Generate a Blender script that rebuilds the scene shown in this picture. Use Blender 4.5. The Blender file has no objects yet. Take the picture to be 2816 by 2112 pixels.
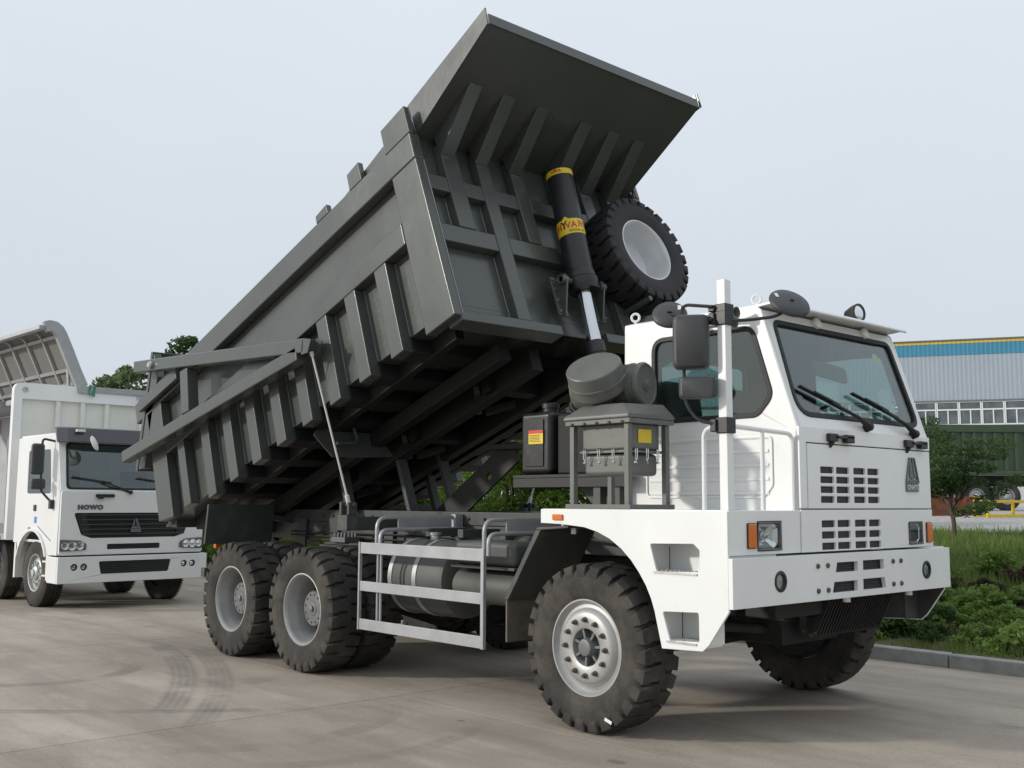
import bpy, bmesh, math, random
import numpy as np
from mathutils import Vector, Matrix
random.seed(7)
RNG = np.random.default_rng(11)
PI = math.pi
rad = math.radians
scene = bpy.context.scene
COL = scene.collection

# ------------------------------------------------------------------ camera
CAM_POS = Vector((5.6049, -7.3923, 1.6974))
yaw, pitch, roll = 2.4061, 0.1114, 0.0048
FWD = Vector((math.cos(pitch) * math.cos(yaw), math.cos(pitch) * math.sin(yaw), math.sin(pitch)))
r0 = Vector((math.sin(yaw), -math.cos(yaw), 0)); u0 = r0.cross(FWD)
RGT = r0 * math.cos(roll) + u0 * math.sin(roll)
UPV = -r0 * math.sin(roll) + u0 * math.cos(roll)
cd = bpy.data.cameras.new('camera')
cd.sensor_width = 36.0
cd.lens = 36.0 * 2906.47 / 2816.0
cd.clip_start = 0.1
cd.clip_end = 3000
cam = bpy.data.objects.new('camera', cd)
COL.objects.link(cam)
cam.matrix_world = Matrix(((RGT.x, UPV.x, -FWD.x, CAM_POS.x), (RGT.y, UPV.y, -FWD.y, CAM_POS.y),
                           (RGT.z, UPV.z, -FWD.z, CAM_POS.z), (0, 0, 0, 1)))
scene.camera = cam

# ------------------------------------------------------------------ light
SUN_DIR = Vector((0.69, 1.0, -0.41)).normalized()      # the way the light travels
world = bpy.data.worlds.new('World')
scene.world = world
world.use_nodes = True
wn, wl = world.node_tree.nodes, world.node_tree.links
wn.clear()
w_out = wn.new('ShaderNodeOutputWorld')
w_bg = wn.new('ShaderNodeBackground')
w_sky = wn.new('ShaderNodeTexSky')
w_sky.sky_type = 'NISHITA'
w_sky.sun_disc = False
w_sky.sun_elevation = math.asin(-SUN_DIR.z)
w_sky.sun_rotation = math.atan2(-SUN_DIR.x, -SUN_DIR.y)
w_sky.air_density = 1.0
w_sky.dust_density = 1.0
w_sky.ozone_density = 1.0
# hazy veil: a pale even layer over the clear sky, a little brighter towards the zenith
w_tc = wn.new('ShaderNodeTexCoord')
w_sep = wn.new('ShaderNodeSeparateXYZ')
wl.new(w_tc.outputs['Generated'], w_sep.inputs[0])
w_ramp = wn.new('ShaderNodeValToRGB')
w_ramp.color_ramp.elements[0].position = 0.0
w_ramp.color_ramp.elements[0].color = (5.2, 5.7, 6.2, 1)
w_ramp.color_ramp.elements[1].position = 0.55
w_ramp.color_ramp.elements[1].color = (6.85, 7.4, 8.05, 1)
w_top = w_ramp.color_ramp.elements.new(1.0)
w_top.color = (8.2, 8.7, 9.3, 1)
wl.new(w_sep.outputs['Z'], w_ramp.inputs[0])
w_noise = wn.new('ShaderNodeTexNoise')
w_noise.inputs['Scale'].default_value = 1.6
w_noise.inputs['Detail'].default_value = 4
w_map = wn.new('ShaderNodeMapping')
w_map.inputs['Scale'].default_value = (1, 1, 2.5)
wl.new(w_tc.outputs['Generated'], w_map.inputs[0])
wl.new(w_map.outputs[0], w_noise.inputs['Vector'])
w_mr = wn.new('ShaderNodeMapRange')
w_mr.inputs['From Min'].default_value = 0.3
w_mr.inputs['From Max'].default_value = 0.7
w_mr.inputs['To Min'].default_value = 0.97
w_mr.inputs['To Max'].default_value = 1.03
wl.new(w_noise.outputs['Fac'], w_mr.inputs['Value'])
w_mul = wn.new('ShaderNodeMixRGB'); w_mul.blend_type = 'MULTIPLY'; w_mul.inputs['Fac'].default_value = 1
wl.new(w_ramp.outputs[0], w_mul.inputs[1])
wl.new(w_mr.outputs[0], w_mul.inputs[2])
w_mix = wn.new('ShaderNodeMixRGB')
w_mix.inputs['Fac'].default_value = 0.94
wl.new(w_sky.outputs[0], w_mix.inputs[1])
wl.new(w_mul.outputs[0], w_mix.inputs[2])
wl.new(w_mix.outputs[0], w_bg.inputs[0])
w_bg.inputs['Strength'].default_value = 0.10
wl.new(w_bg.outputs[0], w_out.inputs[0])

sd = bpy.data.lights.new('sun', 'SUN')
sd.energy = 2.1
sd.angle = rad(3.5)
sd.color = (1.0, 0.95, 0.87)
sun = bpy.data.objects.new('sun', sd)
COL.objects.link(sun)
sun.rotation_euler = SUN_DIR.to_track_quat('-Z', 'Y').to_euler()

vs = scene.view_settings
vs.view_transform = 'Standard'
vs.look = 'None'
vs.exposure = 0.25
vs.gamma = 1.0
vs.use_curve_mapping = False

# ------------------------------------------------------------------ mesh helpers
V3 = lambda *a: Vector(a)


class MB:
    """collects shapes and links them as one mesh object"""

    def __init__(self):
        self.v, self.f = [], []

    def add(self, vs_, fs_):
        n = len(self.v)
        self.v += [tuple(p) for p in vs_]
        self.f += [tuple(i + n for i in f) for f in fs_]
        return self

    def box(self, x0, x1, y0, y1, z0, z1):
        v = [(x0, y0, z0), (x1, y0, z0), (x1, y1, z0), (x0, y1, z0), (x0, y0, z1), (x1, y0, z1), (x1, y1, z1), (x0, y1, z1)]
        return self.add(v, [(0, 3, 2, 1), (4, 5, 6, 7), (0, 1, 5, 4), (1, 2, 6, 5), (2, 3, 7, 6), (3, 0, 4, 7)])

    def prism(self, pts, vec):
        """polygon (3-D points) pushed along vec"""
        n = len(pts); vec = Vector(vec)
        a = [Vector(p) for p in pts]
        b = [p + vec for p in a]
        fs = [tuple(range(n))[::-1], tuple(range(n, 2 * n))]
        fs += [(i, (i + 1) % n, (i + 1) % n + n, i + n) for i in range(n)]
        return self.add(a + b, fs)

    def beam(self, p0, p1, w, h, up=(0, 0, 1)):
        """bar between two points: w across, h along up"""
        p0, p1 = Vector(p0), Vector(p1)
        d = (p1 - p0).normalized(); up = Vector(up)
        s = d.cross(up).normalized(); u = s.cross(d).normalized()
        q = [p0 + s * (w / 2) * a + u * (h / 2) * b for a, b in ((-1, -1), (1, -1), (1, 1), (-1, 1))]
        return self.prism(q, p1 - p0)

    def tube(self, path, r, n=10, caps=True):
        pts = [Vector(p) for p in path]
        rings = []
        t = (pts[1] - pts[0]).normalized()
        ref = Vector((0, 0, 1)) if abs(t.z) < .9 else Vector((1, 0, 0))
        s = t.cross(ref).normalized()
        base = len(self.v)
        for i, p in enumerate(pts):
            a = (pts[i] - pts[i - 1]) if i else (pts[1] - pts[0])
            b = (pts[i + 1] - pts[i]) if i < len(pts) - 1 else a
            t = (a.normalized() + b.normalized()).normalized()
            s = (s - t * s.dot(t)).normalized()
            u = t.cross(s)
            rr = r[i] if isinstance(r, (list, tuple)) else r
            rings.append([p + (s * math.cos(2 * PI * k / n) + u * math.sin(2 * PI * k / n)) * rr for k in range(n)])
        vs_ = [q for ring in rings for q in ring]
        fs = []
        for i in range(len(pts) - 1):
            for k in range(n):
                fs.append((i * n + k, i * n + (k + 1) % n, (i + 1) * n + (k + 1) % n, (i + 1) * n + k))
        if caps:
            fs.append(tuple(range(n))[::-1])
            fs.append(tuple(range((len(pts) - 1) * n, len(pts) * n)))
        return self.add(vs_, fs)

    def lathe(self, prof, n, org, axis, closed=False):
        """prof: list of (radius, height along axis)"""
        org = Vector(org); ax = Vector(axis).normalized()
        ref = Vector((0, 0, 1)) if abs(ax.z) < .9 else Vector((1, 0, 0))
        s = ax.cross(ref).normalized(); u = ax.cross(s)
        vs_ = []; m = len(prof)
        for k in range(n):
            c, sn = math.cos(2 * PI * k / n), math.sin(2 * PI * k / n)
            for (r, h) in prof:
                vs_.append(org + ax * h + (s * c + u * sn) * r)
        fs = []
        for k in range(n):
            k2 = (k + 1) % n
            for j in range(m - 1 + (1 if closed else 0)):
                j2 = (j + 1) % m
                fs.append((k * m + j, k2 * m + j, k2 * m + j2, k * m + j2))
        if not closed:
            if prof[0][0] > 1e-6:
                fs.append(tuple(k * m for k in range(n))[::-1])
            if prof[-1][0] > 1e-6:
                fs.append(tuple(k * m + m - 1 for k in range(n)))
        return self.add(vs_, fs)

    def plate(self, outer, holes, fn, nrm, t):
        """flat sheet with holes; outer and holes are 2-D loops, fn maps 2-D to 3-D, pushed t along nrm"""
        bm = bmesh.new(); loops = []
        for lp in [outer] + list(holes):
            vv = [bm.verts.new((p[0], p[1], 0)) for p in lp]
            loops.append(vv)
            for i in range(len(vv)):
                bm.edges.new((vv[i], vv[(i + 1) % len(vv)]))
        bmesh.ops.triangle_fill(bm, use_beauty=True, use_dissolve=False, edges=bm.edges[:])
        bm.verts.index_update(); bm.verts.ensure_lookup_table()
        nrm = Vector(nrm) * t
        a = [Vector(fn(v.co.x, v.co.y)) for v in bm.verts]
        N = len(a)
        b = [p + nrm for p in a]
        fs = []
        for f in bm.faces:
            ix = [v.index for v in f.verts]
            fs.append(tuple(ix)); fs.append(tuple(i + N for i in ix[::-1]))
        for vv in loops:
            ix = [v.index for v in vv]
            for i in range(len(ix)):
                p, q = ix[i], ix[(i + 1) % len(ix)]
                fs.append((p, q, q + N, p + N))
        bm.free()
        return self.add(a + b, fs)

    def xf(self, M):
        self.v = [tuple(M @ Vector(p)) for p in self.v]
        return self

    def mesh(self, name, m, smooth=35, recalc=True):
        me = bpy.data.meshes.new(name)
        me.from_pydata(self.v, [], self.f)
        if recalc:
            bm = bmesh.new(); bm.from_mesh(me)
            bmesh.ops.remove_doubles(bm, verts=bm.verts[:], dist=1e-5)
            bmesh.ops.recalc_face_normals(bm, faces=bm.faces[:])
            bm.to_mesh(me); bm.free()
        if smooth:
            me.polygons.foreach_set('use_smooth', [True] * len(me.polygons))
            me.set_sharp_from_angle(angle=rad(smooth))
        me.materials.append(m)
        return me

    def build(self, name, m, parent=None, bevel=0.0, smooth=35, seg=2):
        return place(name, self.mesh(name, m, smooth), parent, bevel, seg)


def place(name, me, parent=None, bevel=0.0, seg=2, loc=None, rot=None):
    o = bpy.data.objects.new(name, me)
    COL.objects.link(o)
    if parent is not None:
        o.parent = parent
    if loc is not None:
        o.location = loc
    if rot is not None:
        o.rotation_euler = rot
    if bevel:
        b = o.modifiers.new('bevel', 'BEVEL')
        b.width = bevel; b.segments = seg; b.limit_method = 'ANGLE'; b.angle_limit = rad(40)
        b.harden_normals = True; b.use_clamp_overlap = True
    return o


def empty(name, parent=None, loc=(0, 0, 0), rz=0.0):
    o = bpy.data.objects.new(name, None)
    COL.objects.link(o)
    o.parent = parent; o.location = loc; o.rotation_euler = (0, 0, rz)
    o.empty_display_size = .2
    return o


def tag(o, label=None, cat=None, group=None, kind=None):
    for k, v in (('label', label), ('category', cat), ('group', group), ('kind', kind)):
        if v:
            o[k] = v
    return o


def copy_tree(o, parent=None):
    c = o.copy(); COL.objects.link(c); c.parent = parent
    for ch in list(o.children):
        copy_tree(ch, c)
    return c


def fillet2(pts, r, n=5):
    """round the corners of a closed 2-D loop; r is one radius or one per corner"""
    out = []; N = len(pts)
    for i in range(N):
        p = Vector(pts[i][:2]); a = Vector(pts[i - 1][:2]); b = Vector(pts[(i + 1) % N][:2])
        rr = r[i] if isinstance(r, (list, tuple)) else r
        da, db = (a - p), (b - p)
        la, lb = da.length, db.length
        da.normalize(); db.normalize()
        ang = da.angle(db)
        d = min(rr / math.tan(ang / 2), la * .48, lb * .48) if rr > 0 else 0
        if d < 1e-5:
            out.append((p.x, p.y)); continue
        p0, p1 = p + da * d, p + db * d
        for k in range(n + 1):
            t = k / n
            q = p0 * (1 - t) ** 2 + p * 2 * t * (1 - t) + p1 * t ** 2
            out.append((q.x, q.y))
    return out


def bend(pts, r, n=6):
    """round the inner corners of an open 3-D path"""
    pts = [Vector(p) for p in pts]
    out = [pts[0]]
    for i in range(1, len(pts) - 1):
        p, a, b = pts[i], pts[i - 1], pts[i + 1]
        da, db = (a - p), (b - p)
        d = min(r, da.length * .48, db.length * .48)
        p0, p1 = p + da.normalized() * d, p + db.normalized() * d
        for k in range(n + 1):
            t = k / n
            out.append(p0 * (1 - t) ** 2 + p * 2 * t * (1 - t) + p1 * t ** 2)
    out.append(pts[-1])
    return out


def rect(x0, x1, y0, y1):
    return [(x0, y0), (x1, y0), (x1, y1), (x0, y1)]


def text_mesh(s, size, m, extrude=.002, shear=0.0, bold=0.0, spacing=1.0):
    cu = bpy.data.curves.new('lettering', 'FONT')
    cu.body = s; cu.size = size; cu.extrude = extrude; cu.shear = shear; cu.offset = bold
    cu.align_x = 'CENTER'; cu.align_y = 'CENTER'; cu.space_character = spacing
    cu.resolution_u = 3
    o = bpy.data.objects.new('lettering', cu)
    COL.objects.link(o)
    dg = bpy.context.evaluated_depsgraph_get()
    me = bpy.data.meshes.new_from_object(o.evaluated_get(dg))
    bpy.data.objects.remove(o); bpy.data.curves.remove(cu)
    me.materials.clear(); me.materials.append(m)
    return me


# ------------------------------------------------------------------ materials
def pbr(name, col, rough=.5, metal=0.0, var=.10, scale=5.0, bump=0.0, bscale=40.0, dirt=None, dirt_amt=.4, dscale=3.0,
        coat=0.0, spec=.5, rvar=.08, emit=None):
    m = bpy.data.materials.new(name)
    m.use_nodes = True
    N, L = m.node_tree.nodes, m.node_tree.links
    b = N['Principled BSDF']
    tc = N.new('ShaderNodeTexCoord'); oi = N.new('ShaderNodeObjectInfo')
    ad = N.new('ShaderNodeVectorMath'); ad.operation = 'ADD'
    sc = N.new('ShaderNodeVectorMath'); sc.operation = 'SCALE'
    cb = N.new('ShaderNodeCombineXYZ')
    for k in range(3):
        L.new(oi.outputs['Random'], cb.inputs[k])
    L.new(cb.outputs[0], sc.inputs[0]); sc.inputs['Scale'].default_value = 37.0
    L.new(tc.outputs['Object'], ad.inputs[0]); L.new(sc.outputs[0], ad.inputs[1])
    n1 = N.new('ShaderNodeTexNoise'); n1.inputs['Scale'].default_value = scale; n1.inputs['Detail'].default_value = 6
    n1.inputs['Roughness'].default_value = .6
    L.new(ad.outputs[0], n1.inputs['Vector'])
    mr = N.new('ShaderNodeMapRange')
    mr.inputs['From Min'].default_value = .3; mr.inputs['From Max'].default_value = .7
    mr.inputs['To Min'].default_value = 1 - var; mr.inputs['To Max'].default_value = 1 + var
    L.new(n1.outputs['Fac'], mr.inputs['Value'])
    mx = N.new('ShaderNodeMixRGB'); mx.blend_type = 'MULTIPLY'; mx.inputs['Fac'].default_value = 1
    mx.inputs[1].default_value = (*col, 1); L.new(mr.outputs[0], mx.inputs[2])
    out = mx.outputs[0]
    rm = N.new('ShaderNodeMapRange')
    rm.inputs['To Min'].default_value = rough - rvar; rm.inputs['To Max'].default_value = min(1, rough + rvar)
    L.new(n1.outputs['Fac'], rm.inputs['Value'])
    rout = rm.outputs[0]
    if dirt:
        n2 = N.new('ShaderNodeTexNoise'); n2.inputs['Scale'].default_value = dscale; n2.inputs['Detail'].default_value = 8
        n2.inputs['Roughness'].default_value = .7
        L.new(ad.outputs[0], n2.inputs['Vector'])
        dr = N.new('ShaderNodeMapRange'); dr.interpolation_type = 'SMOOTHSTEP'
        dr.inputs['From Min'].default_value = .62 - .3 * dirt_amt; dr.inputs['From Max'].default_value = .85 - .2 * dirt_amt
        dr.inputs['To Max'].default_value = min(1, dirt_amt * 1.6)
        L.new(n2.outputs['Fac'], dr.inputs['Value'])
        m2 = N.new('ShaderNodeMixRGB'); m2.inputs[2].default_value = (*dirt, 1)
        L.new(dr.outputs[0], m2.inputs['Fac']); L.new(out, m2.inputs[1])
        out = m2.outputs[0]
        m3 = N.new('ShaderNodeMixRGB'); m3.inputs[2].default_value = (.9, .9, .9, 1)
        L.new(dr.outputs[0], m3.inputs['Fac']); L.new(rout, m3.inputs[1])
        rout = m3.outputs[0]
    L.new(out, b.inputs['Base Color']); L.new(rout, b.inputs['Roughness'])
    b.inputs['Metallic'].default_value = metal
    b.inputs['Specular IOR Level'].default_value = spec
    b.inputs['Coat Weight'].default_value = coat
    b.inputs['Coat Roughness'].default_value = .15
    if emit:
        b.inputs['Emission Color'].default_value = (*emit, 1); b.inputs['Emission Strength'].default_value = 1
    if bump:
        n3 = N.new('ShaderNodeTexNoise'); n3.inputs['Scale'].default_value = bscale; n3.inputs['Detail'].default_value = 5
        L.new(ad.outputs[0], n3.inputs['Vector'])
        bp = N.new('ShaderNodeBump'); bp.inputs['Strength'].default_value = 1; bp.inputs['Distance'].default_value = bump
        L.new(n3.outputs['Fac'], bp.inputs['Height']); L.new(bp.outputs[0], b.inputs['Normal'])
    return m


def glass(name, tint, base=.045, rough=.02, refl=1.0):
    m = bpy.data.materials.new(name); m.use_nodes = True
    N, L = m.node_tree.nodes, m.node_tree.links
    N.clear()
    o = N.new('ShaderNodeOutputMaterial'); mx = N.new('ShaderNodeMixShader')
    tr = N.new('ShaderNodeBsdfTransparent'); tr.inputs[0].default_value = (*tint, 1)
    gl = N.new('ShaderNodeBsdfGlossy'); gl.inputs['Roughness'].default_value = rough
    gl.inputs['Color'].default_value = (refl, refl, refl, 1)
    lw = N.new('ShaderNodeLayerWeight'); lw.inputs['Blend'].default_value = .5
    pw = N.new('ShaderNodeMath'); pw.operation = 'POWER'; pw.inputs[1].default_value = 5
    ma = N.new('ShaderNodeMath'); ma.operation = 'MULTIPLY_ADD'; ma.inputs[1].default_value = .95; ma.inputs[2].default_value = base
    L.new(lw.outputs['Facing'], pw.inputs[0]); L.new(pw.outputs[0], ma.inputs[0]); L.new(ma.outputs[0], mx.inputs[0]); L.new(tr.outputs[0], mx.inputs[1]); L.new(gl.outputs[0], mx.inputs[2])
    L.new(mx.outputs[0], o.inputs[0])
    return m


def leaf_mat(name, c1, c2, c3=None):
    m = bpy.data.materials.new(name); m.use_nodes = True
    N, L = m.node_tree.nodes, m.node_tree.links
    b = N['Principled BSDF']
    tc = N.new('ShaderNodeTexCoord')
    n1 = N.new('ShaderNodeTexNoise'); n1.inputs['Scale'].default_value = 9; n1.inputs['Detail'].default_value = 4
    n1.inputs['Roughness'].default_value = .8
    L.new(tc.outputs['Object'], n1.inputs['Vector'])
    rp = N.new('ShaderNodeValToRGB')
    rp.color_ramp.elements[0].position = .32; rp.color_ramp.elements[0].color = (*c1, 1)
    rp.color_ramp.elements[1].position = .66; rp.color_ramp.elements[1].color = (*c2, 1)
    if c3:
        e = rp.color_ramp.elements.new(.72); e.color = (*c3, 1)
    L.new(n1.outputs['Fac'], rp.inputs[0])
    L.new(rp.outputs[0], b.inputs['Base Color'])
    b.inputs['Roughness'].default_value = .55
    b.inputs['Specular IOR Level'].default_value = .3
    ts = N.new('ShaderNodeBsdfTranslucent'); L.new(rp.outputs[0], ts.inputs[0])
    mx = N.new('ShaderNodeMixShader'); mx.inputs[0].default_value = .42
    L.new(b.outputs[0], mx.inputs[1]); L.new(ts.outputs[0], mx.inputs[2])
    L.new(mx.outputs[0], N['Material Output'].inputs[0])
    return m


MAT = dict(
    bed=pbr('bed_paint', (.062, .069, .062), .28, var=.08, scale=1.2, bump=.006, bscale=1.7, dirt=(.11, .10, .085), dirt_amt=.10, dscale=2.2, coat=.2),
    tankp=pbr('tank_paint', (.075, .080, .072), .58, var=.15, scale=3, dirt=(.14, .125, .10), dirt_amt=.3, dscale=4),
    under=pbr('underbody_shade', (.009, .0095, .009), .55, var=.25, scale=4, dirt=(.03, .026, .02), dirt_amt=.3, dscale=3),  # shade beneath the body is put into this paint's dark colour
    bedin=pbr('bed_inside_steel', (.07, .07, .065), .6, var=.2, scale=2),
    frame=pbr('chassis_paint', (.050, .055, .052), .5, var=.18, scale=4, dirt=(.16, .13, .10), dirt_amt=.35, dscale=4),
    white=pbr('white_paint', (.77, .78, .77), .32, var=.04, scale=1.3, bump=.0006, bscale=6, dirt=(.52, .50, .45), dirt_amt=.22, dscale=3.5, coat=.3),
    white2=pbr('white_truck_paint', (.78, .785, .77), .30, var=.03, scale=1.3, dirt=(.55, .52, .46), dirt_amt=.2, dscale=2, coat=.3),
    tyre=pbr('tyre_rubber', (.034, .032, .030), .82, var=.25, scale=5, bump=.002, bscale=60, dirt=(.088, .078, .066), dirt_amt=.75, dscale=2.2, spec=.3),
    rim=pbr('wheel_silver', (.36, .36, .355), .42, metal=.35, var=.10, scale=6, dirt=(.30, .27, .22), dirt_amt=.35, dscale=5),
    hub=pbr('hub_grey', (.15, .152, .155), .5, metal=.3, var=.15, scale=8, dirt=(.26, .22, .17), dirt_amt=.3, dscale=6),
    rust=pbr('rusty_nut', (.12, .095, .08), .7, metal=.4, var=.4, scale=30),
    rail=pbr('silver_rail_paint', (.37, .38, .39), .42, metal=.45, var=.08, scale=5, dirt=(.33, .32, .29), dirt_amt=.25, dscale=4),
    chrome=pbr('chrome', (.62, .63, .65), .18, metal=1.0, var=.02),
    zinc=pbr('zinc', (.45, .45, .44), .4, metal=.8, var=.15, scale=20),
    black=pbr('black_plastic', (.020, .021, .022), .45, var=.2, scale=8, rvar=.1),
    mirror=pbr('mirror_housing', (.045, .047, .05), .5, var=.1, scale=8, bump=.0008, bscale=120),
    rubber=pbr('black_rubber', (.013, .013, .013), .6, var=.1),
    barrel=pbr('cylinder_black', (.016, .017, .018), .38, var=.15, scale=6),
    dark=pbr('engine_dark', (.016, .016, .016), .75, var=.3, scale=6, dirt=(.06, .05, .04), dirt_amt=.4),
    tank=pbr('tank_plastic', (.014, .013, .013), .32, var=.25, scale=5, dirt=(.09, .08, .065), dirt_amt=.3),
    cleaner=pbr('cleaner_grey', (.125, .130, .118), .42, var=.12, scale=4, bump=.001, bscale=18, dirt=(.19, .18, .15), dirt_amt=.28, dscale=5),
    yellow=pbr('yellow_sticker', (.72, .52, .02), .4, var=.05),
    red=pbr('red_print', (.55, .03, .02), .4, var=.05),
    amber=pbr('amber_lens', (.62, .15, .01), .2, var=.08, scale=30, coat=.5),
    lamp=pbr('lamp_reflector', (.80, .82, .83), .16, metal=.85, var=.10, scale=25),
    lens=glass('lamp_lens', (.94, .96, .96), .04),
    glass=glass('cab_glass', (.70, .81, .80), .085),
    glass2=glass('truck_glass', (.68, .77, .78), .07),
    interior=pbr('cab_interior', (.06, .066, .068), .7, var=.1),
    sticker=pbr('white_sticker', (.75, .75, .75), .5, var=.05),
    visor=pbr('visor_smoke', (.055, .05, .062), .22, var=.08, scale=3, coat=.4),
    blue=pbr('blue_sticker', (.05, .25, .62), .4),
    wing=pbr('wing_aluminium', (.38, .385, .39), .5, metal=.3, var=.1, scale=3),
    wingin=pbr('wing_lining', (.175, .17, .165), .8, var=.08, scale=3),
    boxin=pbr('box_white', (.72, .72, .66), .45, var=.05, scale=2, dirt=(.42, .36, .26), dirt_amt=.2, dscale=1.6),
)

# ------------------------------------------------------------------ ground
def circle3(a, b, c):
    ax, ay = a; bx, by = b; cx, cy = c
    d = 2 * (ax * (by - cy) + bx * (cy - ay) + cx * (ay - by))
    ux = ((ax * ax + ay * ay) * (by - cy) + (bx * bx + by * by) * (cy - ay) + (cx * cx + cy * cy) * (ay - by)) / d
    uy = ((ax * ax + ay * ay) * (cx - bx) + (bx * bx + by * by) * (ax - cx) + (cx * cx + cy * cy) * (bx - ax)) / d
    return ux, uy, math.hypot(ax - ux, ay - uy)


def concrete_mat(name, marks):
    m = bpy.data.materials.new(name); m.use_nodes = True
    N, L = m.node_tree.nodes, m.node_tree.links
    b = N['Principled BSDF']
    geo = N.new('ShaderNodeNewGeometry'); P = geo.outputs['Position']
    oi = N.new('ShaderNodeObjectInfo')

    def noise(scale, detail=6, rough=.6, sx=1, sy=1, off=0):
        mp = N.new('ShaderNodeMapping'); mp.inputs['Scale'].default_value = (sx, sy, 1); mp.inputs['Location'].default_value = (off, off * .7, 0)
        L.new(P, mp.inputs[0])
        n = N.new('ShaderNodeTexNoise'); n.inputs['Scale'].default_value = scale; n.inputs['Detail'].default_value = detail
        n.inputs['Roughness'].default_value = rough
        L.new(mp.outputs[0], n.inputs['Vector'])
        return n.outputs['Fac']

    def mrange(x, a, b_, c=0, d=1, smooth=True):
        r = N.new('ShaderNodeMapRange')
        if smooth:
            r.interpolation_type = 'SMOOTHSTEP'
        for k, v in zip(('From Min', 'From Max', 'To Min', 'To Max'), (a, b_, c, d)):
            r.inputs[k].default_value = v
        L.new(x, r.inputs['Value'])
        return r.outputs[0]

    def math2(op, x, y):
        n = N.new('ShaderNodeMath'); n.operation = op
        for i, q in enumerate((x, y)):
            if isinstance(q, (int, float)):
                n.inputs[i].default_value = q
            else:
                L.new(q, n.inputs[i])
        return n.outputs[0]

    def mix(fac, c1, c2, mode='MIX'):
        n = N.new('ShaderNodeMixRGB'); n.blend_type = mode
        for i, q in enumerate((fac, c1, c2)):
            if isinstance(q, tuple):
                n.inputs[i].default_value = (*q, 1)
            elif isinstance(q, (int, float)):
                n.inputs[i].default_value = q
            else:
                L.new(q, n.inputs[i])
        return n.outputs[0]

    big = mrange(noise(.45, 5), .34, .66)
    col = mix(big, (.350, .298, .242), (.440, .380, .314))
    streak = mrange(noise(.9, 6, .65, .22, 1.3, 3), .40, .72)           # smears along the driving direction
    col = mix(math2('MULTIPLY', streak, .9), col, (.270, .230, .190))
    streak2 = mrange(noise(2.2, 7, .7, .12, 1.0, 13), .50, .70)
    col = mix(math2('MULTIPLY', streak2, .45), col, (.245, .21, .175))
    pale = mrange(noise(1.1, 5, .6, .35, 1.1, 9), .52, .74)
    col = mix(math2('MULTIPLY', pale, .7), col, (.52, .455, .38))
    fine = mrange(noise(38, 4, .7), .25, .75, .86, 1.12, False)
    col = mix(1.0, col, fine, 'MULTIPLY')
    speck = mrange(noise(9, 3, .6, 1, 1, 21), .70, .78)
    col = mix(math2('MULTIPLY', speck, .35), col, (.15, .13, .115))
    stain = mrange(noise(.7, 3, .5, 1, 1, 33), .66, .74)
    col = mix(math2('MULTIPLY', stain, .30), col, (.16, .145, .13))
    crk = mrange(noise(1.15, 9, .75, 1, 1, 71), .494, .500)
    crk2 = mrange(noise(1.15, 9, .75, 1, 1, 71), .500, .506, 1, 0)
    zone = mrange(noise(.35, 2, .5, 1, 1, 90), .52, .62)
    col = mix(math2('MULTIPLY', math2('MULTIPLY', crk, crk2), math2('MULTIPLY', zone, .55)), col, (.10, .088, .075))
    spot = mrange(noise(2.6, 2, .4, .6, 1.2, 52), .735, .755)
    col = mix(math2('MULTIPLY', spot, .6), col, (.12, .115, .11))
    slab = mrange(oi.outputs['Random'], 0, 1, .95, 1.05, False)
    col = mix(1.0, col, slab, 'MULTIPLY')
    sep = N.new('ShaderNodeSeparateXYZ'); L.new(P, sep.inputs[0])
    brk = mrange(noise(1.3, 5, .6, 1, 1, 44), .32, .60)
    for (a, bb, c, w, s, x0, x1) in marks:                                # worn tyre marks and one more dark streak, each an arc on the slab
        ux, uy, R = circle3(a, bb, c)
        dx = math2('SUBTRACT', sep.outputs[0], ux); dy = math2('SUBTRACT', sep.outputs[1], uy)
        dist = math2('SQRT', math2('ADD', math2('MULTIPLY', dx, dx), math2('MULTIPLY', dy, dy)), 0)
        dd = math2('ABSOLUTE', math2('SUBTRACT', dist, R), 0)
        mk = mrange(dd, w * .55, w, 1, 0)
        bars = mrange(math2('ABSOLUTE', math2('SINE', math2('MULTIPLY', dd, 47.0), 0), 0), .0, .9, .55, 1)
        lim = math2('MULTIPLY', mrange(sep.outputs[0], x0 - .5, x0 + .4), mrange(sep.outputs[0], x1 - .3, x1 + .6, 1, 0))
        k = math2('MULTIPLY', math2('MULTIPLY', mk, bars), math2('MULTIPLY', lim, math2('MULTIPLY', brk, s)))
        col = mix(k, col, (.105, .10, .105))
    L.new(col, b.inputs['Base Color'])
    L.new(mrange(noise(3, 4), .3, .7, .62, .85, False), b.inputs['Roughness'])
    b.inputs['Specular IOR Level'].default_value = .35
    bp = N.new('ShaderNodeBump'); bp.inputs['Distance'].default_value = .004; bp.inputs['Strength'].default_value = .6
    L.new(noise(70, 4, .7), bp.inputs['Height']); L.new(bp.outputs[0], b.inputs['Normal'])
    return m


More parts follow.
